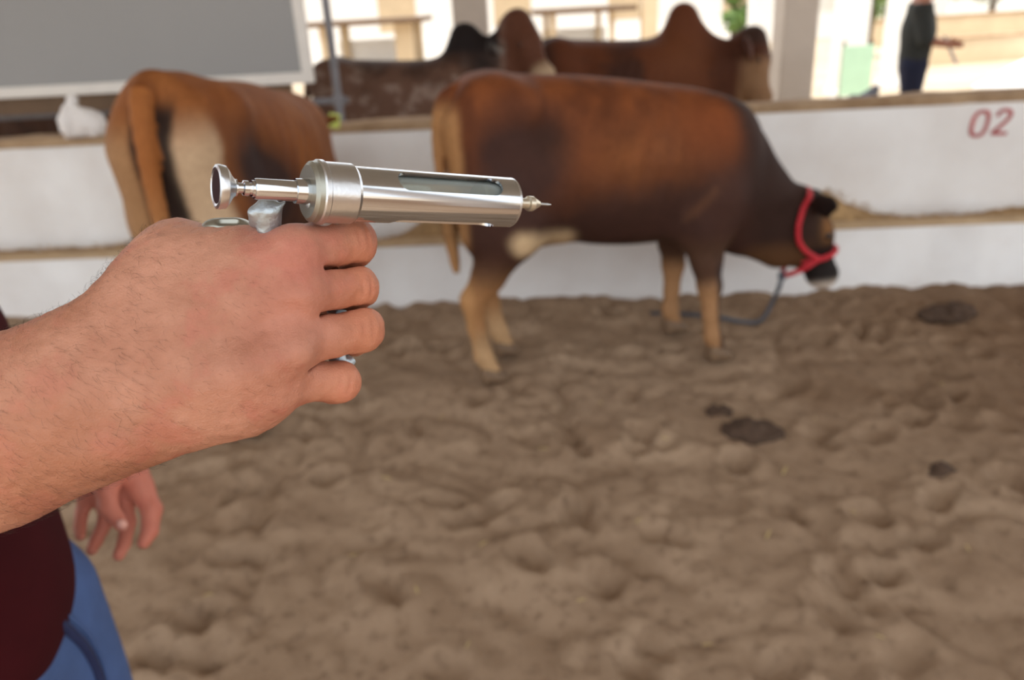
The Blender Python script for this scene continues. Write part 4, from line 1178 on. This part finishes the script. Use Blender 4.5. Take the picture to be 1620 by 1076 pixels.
for i, (a, b) in enumerate(spots):
    g = on_ground(a, b); L = .05 if i == 0 else R5.uniform(.02, .04)
    if stalk_me is None:
        o = MB().tube([(-.5, 0, 0), (-.1, .02, .03), (.5, -.01, 0)], [.07, .09, .06], 6, flat=(0, 0, 1), fs=.5).build('straw', stalk_m, smooth=60); stalk_me = o.data
    else: o = link('straw', stalk_me)
    o.location = (g[0], g[1], ground_z(g[0], g[1])+.004); o.scale = (L, L, L); o.rotation_euler = (0, 0, R5.uniform(0, 3.1))
    tag(o, 'long yellow straw piece lying near the dark lumpy dung pat' if i == 0 else 'short piece of pale straw lying on the trampled sand', 'straw', 'loose straws on the pen floor')

# ------------------------------------------------------------------ beyond the pen
ZO = -.16
# standing man
def far_man():
    c = V3(4.22, 8.45, ZO); f = V3(.94, -.34, 0); lt = np.cross(V3(0, 0, 1), f)
    def p(a, b, z): return c+f*a+lt*b+V3(0, 0, z)
    shr, shl = p(0, -.19, 1.42), p(0, .19, 1.42)
    elr, ell_ = p(.06, -.25, 1.13), p(.08, .25, 1.13); wrr, wrl = p(.28, -.17, 1.08), p(.28, .14, 1.08)
    hip, chest = p(0, 0, .95), p(.01, 0, 1.22)
    lr = [p(0, -.09, .88), p(.01, -.10, .5), p(-.02, -.10, .28), p(-.04, -.10, .09)]; ll = [p(0, .09, .88), p(.03, .10, .5), p(.0, .10, .28), p(-.02, .10, .09)]
    hd = p(.04, 0, 1.63)
    bf, sh, pa, _ = human(shr, elr, wrr, shl, ell_, wrl, hip, lr, ll, chest, hd, f, slim=1.15, sleeve=.95)
    hands = []
    for w in (wrr, wrl):
        hands.append(rc(w, w+f*.07-V3(0, 0, .005), .026, .030, lt, .6))
        for k in range(4): hands.append(chain([w+f*.07+V3(0, 0, .024-.016*k), w+f*.11+V3(0, 0, .022-.016*k), w+f*.125+V3(0, 0, .012-.016*k)+lt*.02], [.009, .008, .007], .4))
        hands.append(rc(w+f*.03+V3(0, 0, .02), w+f*.075+V3(0, 0, .05), .011, .008))
    def body(P):
        d = bf(P)
        for g in hands: d = smin(d, g(P), .006)
        return d
    V, Fq = sdf_mesh(body, c+V3(-.45, -.55, .05), c+V3(.55, .5, 1.82), .013, 1)
    me = np_mesh('person', V, Fq); set_col(me, np.tile(lin((168, 112, 88)), (len(V), 1)))
    o = link('person', me, M['skin']); tag(o, 'standing man in a dark shirt and navy trousers beyond the wall', 'person')
    V, Fq = sdf_mesh(sh, c+V3(-.5, -.55, .7), c+V3(.5, .5, 1.6), .013, 1); link('shirt', np_mesh('shirt', V, Fq), mat('charcoal_cloth', (50, 52, 50), .85, noise=8), o)
    V, Fq = sdf_mesh(pa, c+V3(-.5, -.5, .04), c+V3(.5, .5, 1.1), .014, 1); link('trousers', np_mesh('trousers', V, Fq), mat('navy_cloth', (28, 32, 58), .85, noise=8), o)
    hf = lambda P: np.maximum(ell_dir(hd+V3(0, 0, .018)-f*.012, f, (.102, .084, .116))(P), ((P-hd)@f)*.9-(P[:, 2]-hd[2]))
    V, Fq = sdf_mesh(hf, hd-.16, hd+.16, .012, 1); link('hair', np_mesh('hair', V, Fq), M['hair'], o)
    mk = lambda P: np.maximum(ell_dir(hd+f*.042-V3(0, 0, .05), f, (.078, .068, .062))(P), .02-((P-hd)@f))
    V, Fq = sdf_mesh(mk, hd-.2, hd+.2, .010, 1); link('face_mask', np_mesh('face_mask', V, Fq), mat('mask_cloth', (206, 222, 224), .8), o)
    for l in (lr, ll):
        ft = l[-1]; fn = rc(ft+V3(0, 0, -.035)-f*.03, ft+V3(0, 0, -.05)+f*.15, .045, .036); fn2 = lambda P, fn=fn: np.maximum(fn(P), ZO-P[:, 2])
        V, Fq = sdf_mesh(fn2, ft-V3(.25, .25, .13), ft+V3(.25, .25, .08), .014, 1); link('shoe', np_mesh('shoe', V, Fq), mat('dark_shoe', (40, 38, 40), .5), o)
    # papers held in front
    pp = MB().box((-.11, -.004, -.15), (.11, .004, .15), .002).build('paper_sheaf', mat('paper', (206, 204, 220), .7))
    pp.matrix_world = Matrix.Translation(Vector(p(.32, -.02, 1.02))) @ Matrix((( f[0], lt[0], 0, 0), (f[1], lt[1], 0, 0), (0, 0, 1, 0), (0, 0, 0, 1))) @ Matrix.Rotation(math.radians(-28), 4, 'Y') @ Matrix.Rotation(math.radians(90), 4, 'Z')
    tag(pp, 'pale sheaf of papers held by the standing man', 'papers')
far_man()
# white slab standing in for a sunlit ground patch; low walls on the right
s1, s2 = on_ground(1537, 140, ZO), on_ground(1620, 96, ZO)
dv = (s2-s1); 
q = [s1, s1+dv*2.2, s1+dv*2.2+V3(9, -3, 0), s1+V3(9, -5, 0)]
o = MB().poly_prism([tuple(v) for v in q], (0, 0, .03)).build('floor_sun_patch', M['whiteconc']); o['kind'] = 'structure'
def low_wall(x0, y0, x1, y1, z1, mt, lb, grp=None, th=.25):
    d = V3(x1-x0, y1-y0, 0); L = np.linalg.norm(d); e = empty('low_wall', (x0, y0, ZO), math.atan2(d[1], d[0]))
    MB().box((0, 0, 0), (L, th, z1-.06), .01).build('body', M[mt], e); MB().box((-.03, -.03, z1-.06), (L+.03, th+.03, z1), .01).build('coping', M['cap'], e)
    tag(e, lb, 'wall', grp)
low_wall(8.2, 17.5, 19, 19.5, .55, 'beige', 'low sand-coloured garden wall behind the standing man')
low_wall(10.5, 24.0, 24, 26.0, .75, 'beige', 'far low beige wall in front of the trees')
# sunlit posts of the next shelter and green panel
for x, y, w, lb in ((4.10, 13.2, .30, 'white sunlit pillar behind the head of the brown zebu'), (5.62, 13.4, .42, 'broad white sunlit pillar above the mint green panel'), (6.75, 14.2, .32, 'white sunlit pillar between the foliage and the standing man')):
    tag(column(x, y, w, ZO, 4.2, 'whiteconc'), lb, 'column', 'white pillars of the next shelter')
g0 = empty('screen_panel', (5.18, 12.5, ZO)); MB().box((0, 0, .12), (.46, .04, .84), .005).build('sheet', M['mint'], g0)
for x in (0, .42): MB().box((x, .04, 0), (x+.04, .08, .9), .004).build('post', M['brownbeam'], g0)
tag(g0, 'mint green panel on short posts beside a white pillar', 'panel')
# open sheds far behind
def shed(name, x0, x1, y0, y1, z0, z1, lb, posts, mt='beige'):
    e = empty('open_shed', (x0, y0, ZO)); W, D = x1-x0, y1-y0
    MB().box((-.3, -.4, z1-ZO), (W+.3, D, z1-ZO+.12), .01).build('roof', M['brownbeam'], e)
    for (px_, w) in posts:
        for yy in (0, D-.3):
            MB().box((px_, yy, 0), (px_+w, yy+w, z1-ZO), .01).build('post', M[mt], e)
    MB().box((0, D-.2, 0), (W, D-.05, 1.0), .01).build('back_wall', M['whiteconc'], e)
    tag(e, lb, 'shed')
shed('open_shed', -4.2, -1.95, 20, 23, ZO, 1.24, 'far open shed with brown roof edge behind the speckled zebu', ((.1, .22), (1.85, .40)))
shed('open_shed', 1.25, 2.98, 20, 23, ZO, 1.24, 'far open shed with thin posts behind the back of the brown zebu', ((.05, .14), (1.45, .12)))
tag(column(3.62, 20, .36, ZO, 3.6, 'beige'), 'slim beige far pillar left of the tall hump', 'column')
b2 = empty('farm_building', (-14, 30, ZO))
MB().box((0, 0, 0), (26, 6, 3.4), .02).build('wall', M['whiteconc'], b2); MB().box((-.4, -.6, 3.4), (26.4, 6.4, 3.6), .02).build('roof', M['roof'], b2)
for k in range(6):
    MB().box((2+4*k, -.03, 1.0), (3.3+4*k, .02, 2.2), .01).build('window', M['beige'], b2)
tag(b2, 'long white farm building far beyond the cattle', 'building')
b3 = empty('white_house', (17.5, 33, ZO))
MB().box((0, 0, 0), (12, 6, 3.0), .02).build('wall', M['whiteconc'], b3); MB().box((-.4, -.5, 3.0), (12.4, 6.4, 3.25), .02).build('roof', M['roof'], b3)
MB().box((4.6, -.03, 0), (5.4, .02, 2.1), .01).build('door', M['galv'], b3)
for k in range(3): MB().box((1.0+3.6*k, -.03, 1.0), (2.2+3.6*k, .02, 2.0), .01).build('window', M['galv'], b3)
tag(b3, 'pale house with grey openings behind the far low wall', 'house')
sk = on_y(1372, 136, 11.5)
def sack():
    c = V3(sk[0], 11.6, ZO); fn = union([rc(c+V3(-.12, 0, .12), c+V3(.10, 0, .13), .12, .12), rc(c+V3(.05, 0, .17), c+V3(.12, 0, .24), .10, .08), rc(c+V3(.14, 0, .26), c+V3(.17, 0, .31), .035, .045)], .05)
    fn2 = lambda P: np.maximum(fn(P), ZO-P[:, 2])+(fbm(P*12, 2)-.5)*.03
    V, Fq = sdf_mesh(fn2, c-V3(.4, .3, .1), c+V3(.45, .3, .75), .022, 1); tag(link('sack', np_mesh('sack', V, Fq), mat('grey_sack', (58, 58, 66), .8, noise=8)), 'dark grey filled sack on the ground beyond the wall', 'sack')
sack()
# trees
leaf_ms = [mat('leaves_a', (112, 142, 70), .6, noise=3, dark=(70, 100, 44)), mat('leaves_b', (146, 168, 96), .6, noise=3, dark=(96, 124, 58))]
bark = mat('bark', (104, 90, 74), .9, noise=8)
def tree(x, y, hgt, rad, seed, lb, k=0, n=5200, z_low=.4):
    R6 = np.random.default_rng(seed); e = empty('tree', (x, y, ZO))
    MB().tube(spline([(0, 0, 0), (.05, 0, hgt*.3), (-.05, .05, hgt*.6), (0, 0, hgt*.85)], 4), list(np.linspace(.13, .03, 13)), 8).build('trunk', bark, e, smooth=60)
    cl_ = [(R6.uniform(-rad, rad)*.6, R6.uniform(-rad, rad)*.6, R6.uniform(z_low, hgt*.85), R6.uniform(.35, .6)*rad) for _ in range(14)]
    ids = R6.integers(0, 14, n); d = R6.normal(size=(n, 3)); d /= np.linalg.norm(d, axis=1)[:, None]
    cc = np.array(cl_); P = cc[ids, :3]+d*cc[ids, 3][:, None]*R6.uniform(.5, 1, n)[:, None]**.5
    a = R6.normal(size=(n, 3)); a /= np.linalg.norm(a, axis=1)[:, None]; b = np.cross(a, d); b /= np.maximum(np.linalg.norm(b, axis=1), 1e-6)[:, None]
    s = R6.uniform(.05, .10, n)[:, None]
    V = np.stack([P-a*s, P+b*s*.45, P+a*s, P-b*s*.45], 1).reshape(-1, 3)
    V[:, 2] = np.maximum(V[:, 2], .03)
    o = link('foliage', np_mesh('foliage', V, np.arange(4*n).reshape(-1, 4)), leaf_ms[k], e); o['kind'] = 'stuff'
    tag(e, lb, 'tree')
tree(9.0, 20.5, 3.4, .75, 1, 'green leafy tree between the white pillars', 0, z_low=.75)
tree(12.6, 27.5, 3.2, 1.5, 2, 'spreading pale green tree behind the standing man', 1, z_low=.9)
tree(17.2, 29.5, 3.6, 1.6, 3, 'green tree beside the pale house', 0, z_low=1.1)
tree(6.3, 22.5, 3.2, .5, 4, 'narrow green tree behind the white pillar by the zebu head', 0, 3000, z_low=.5)
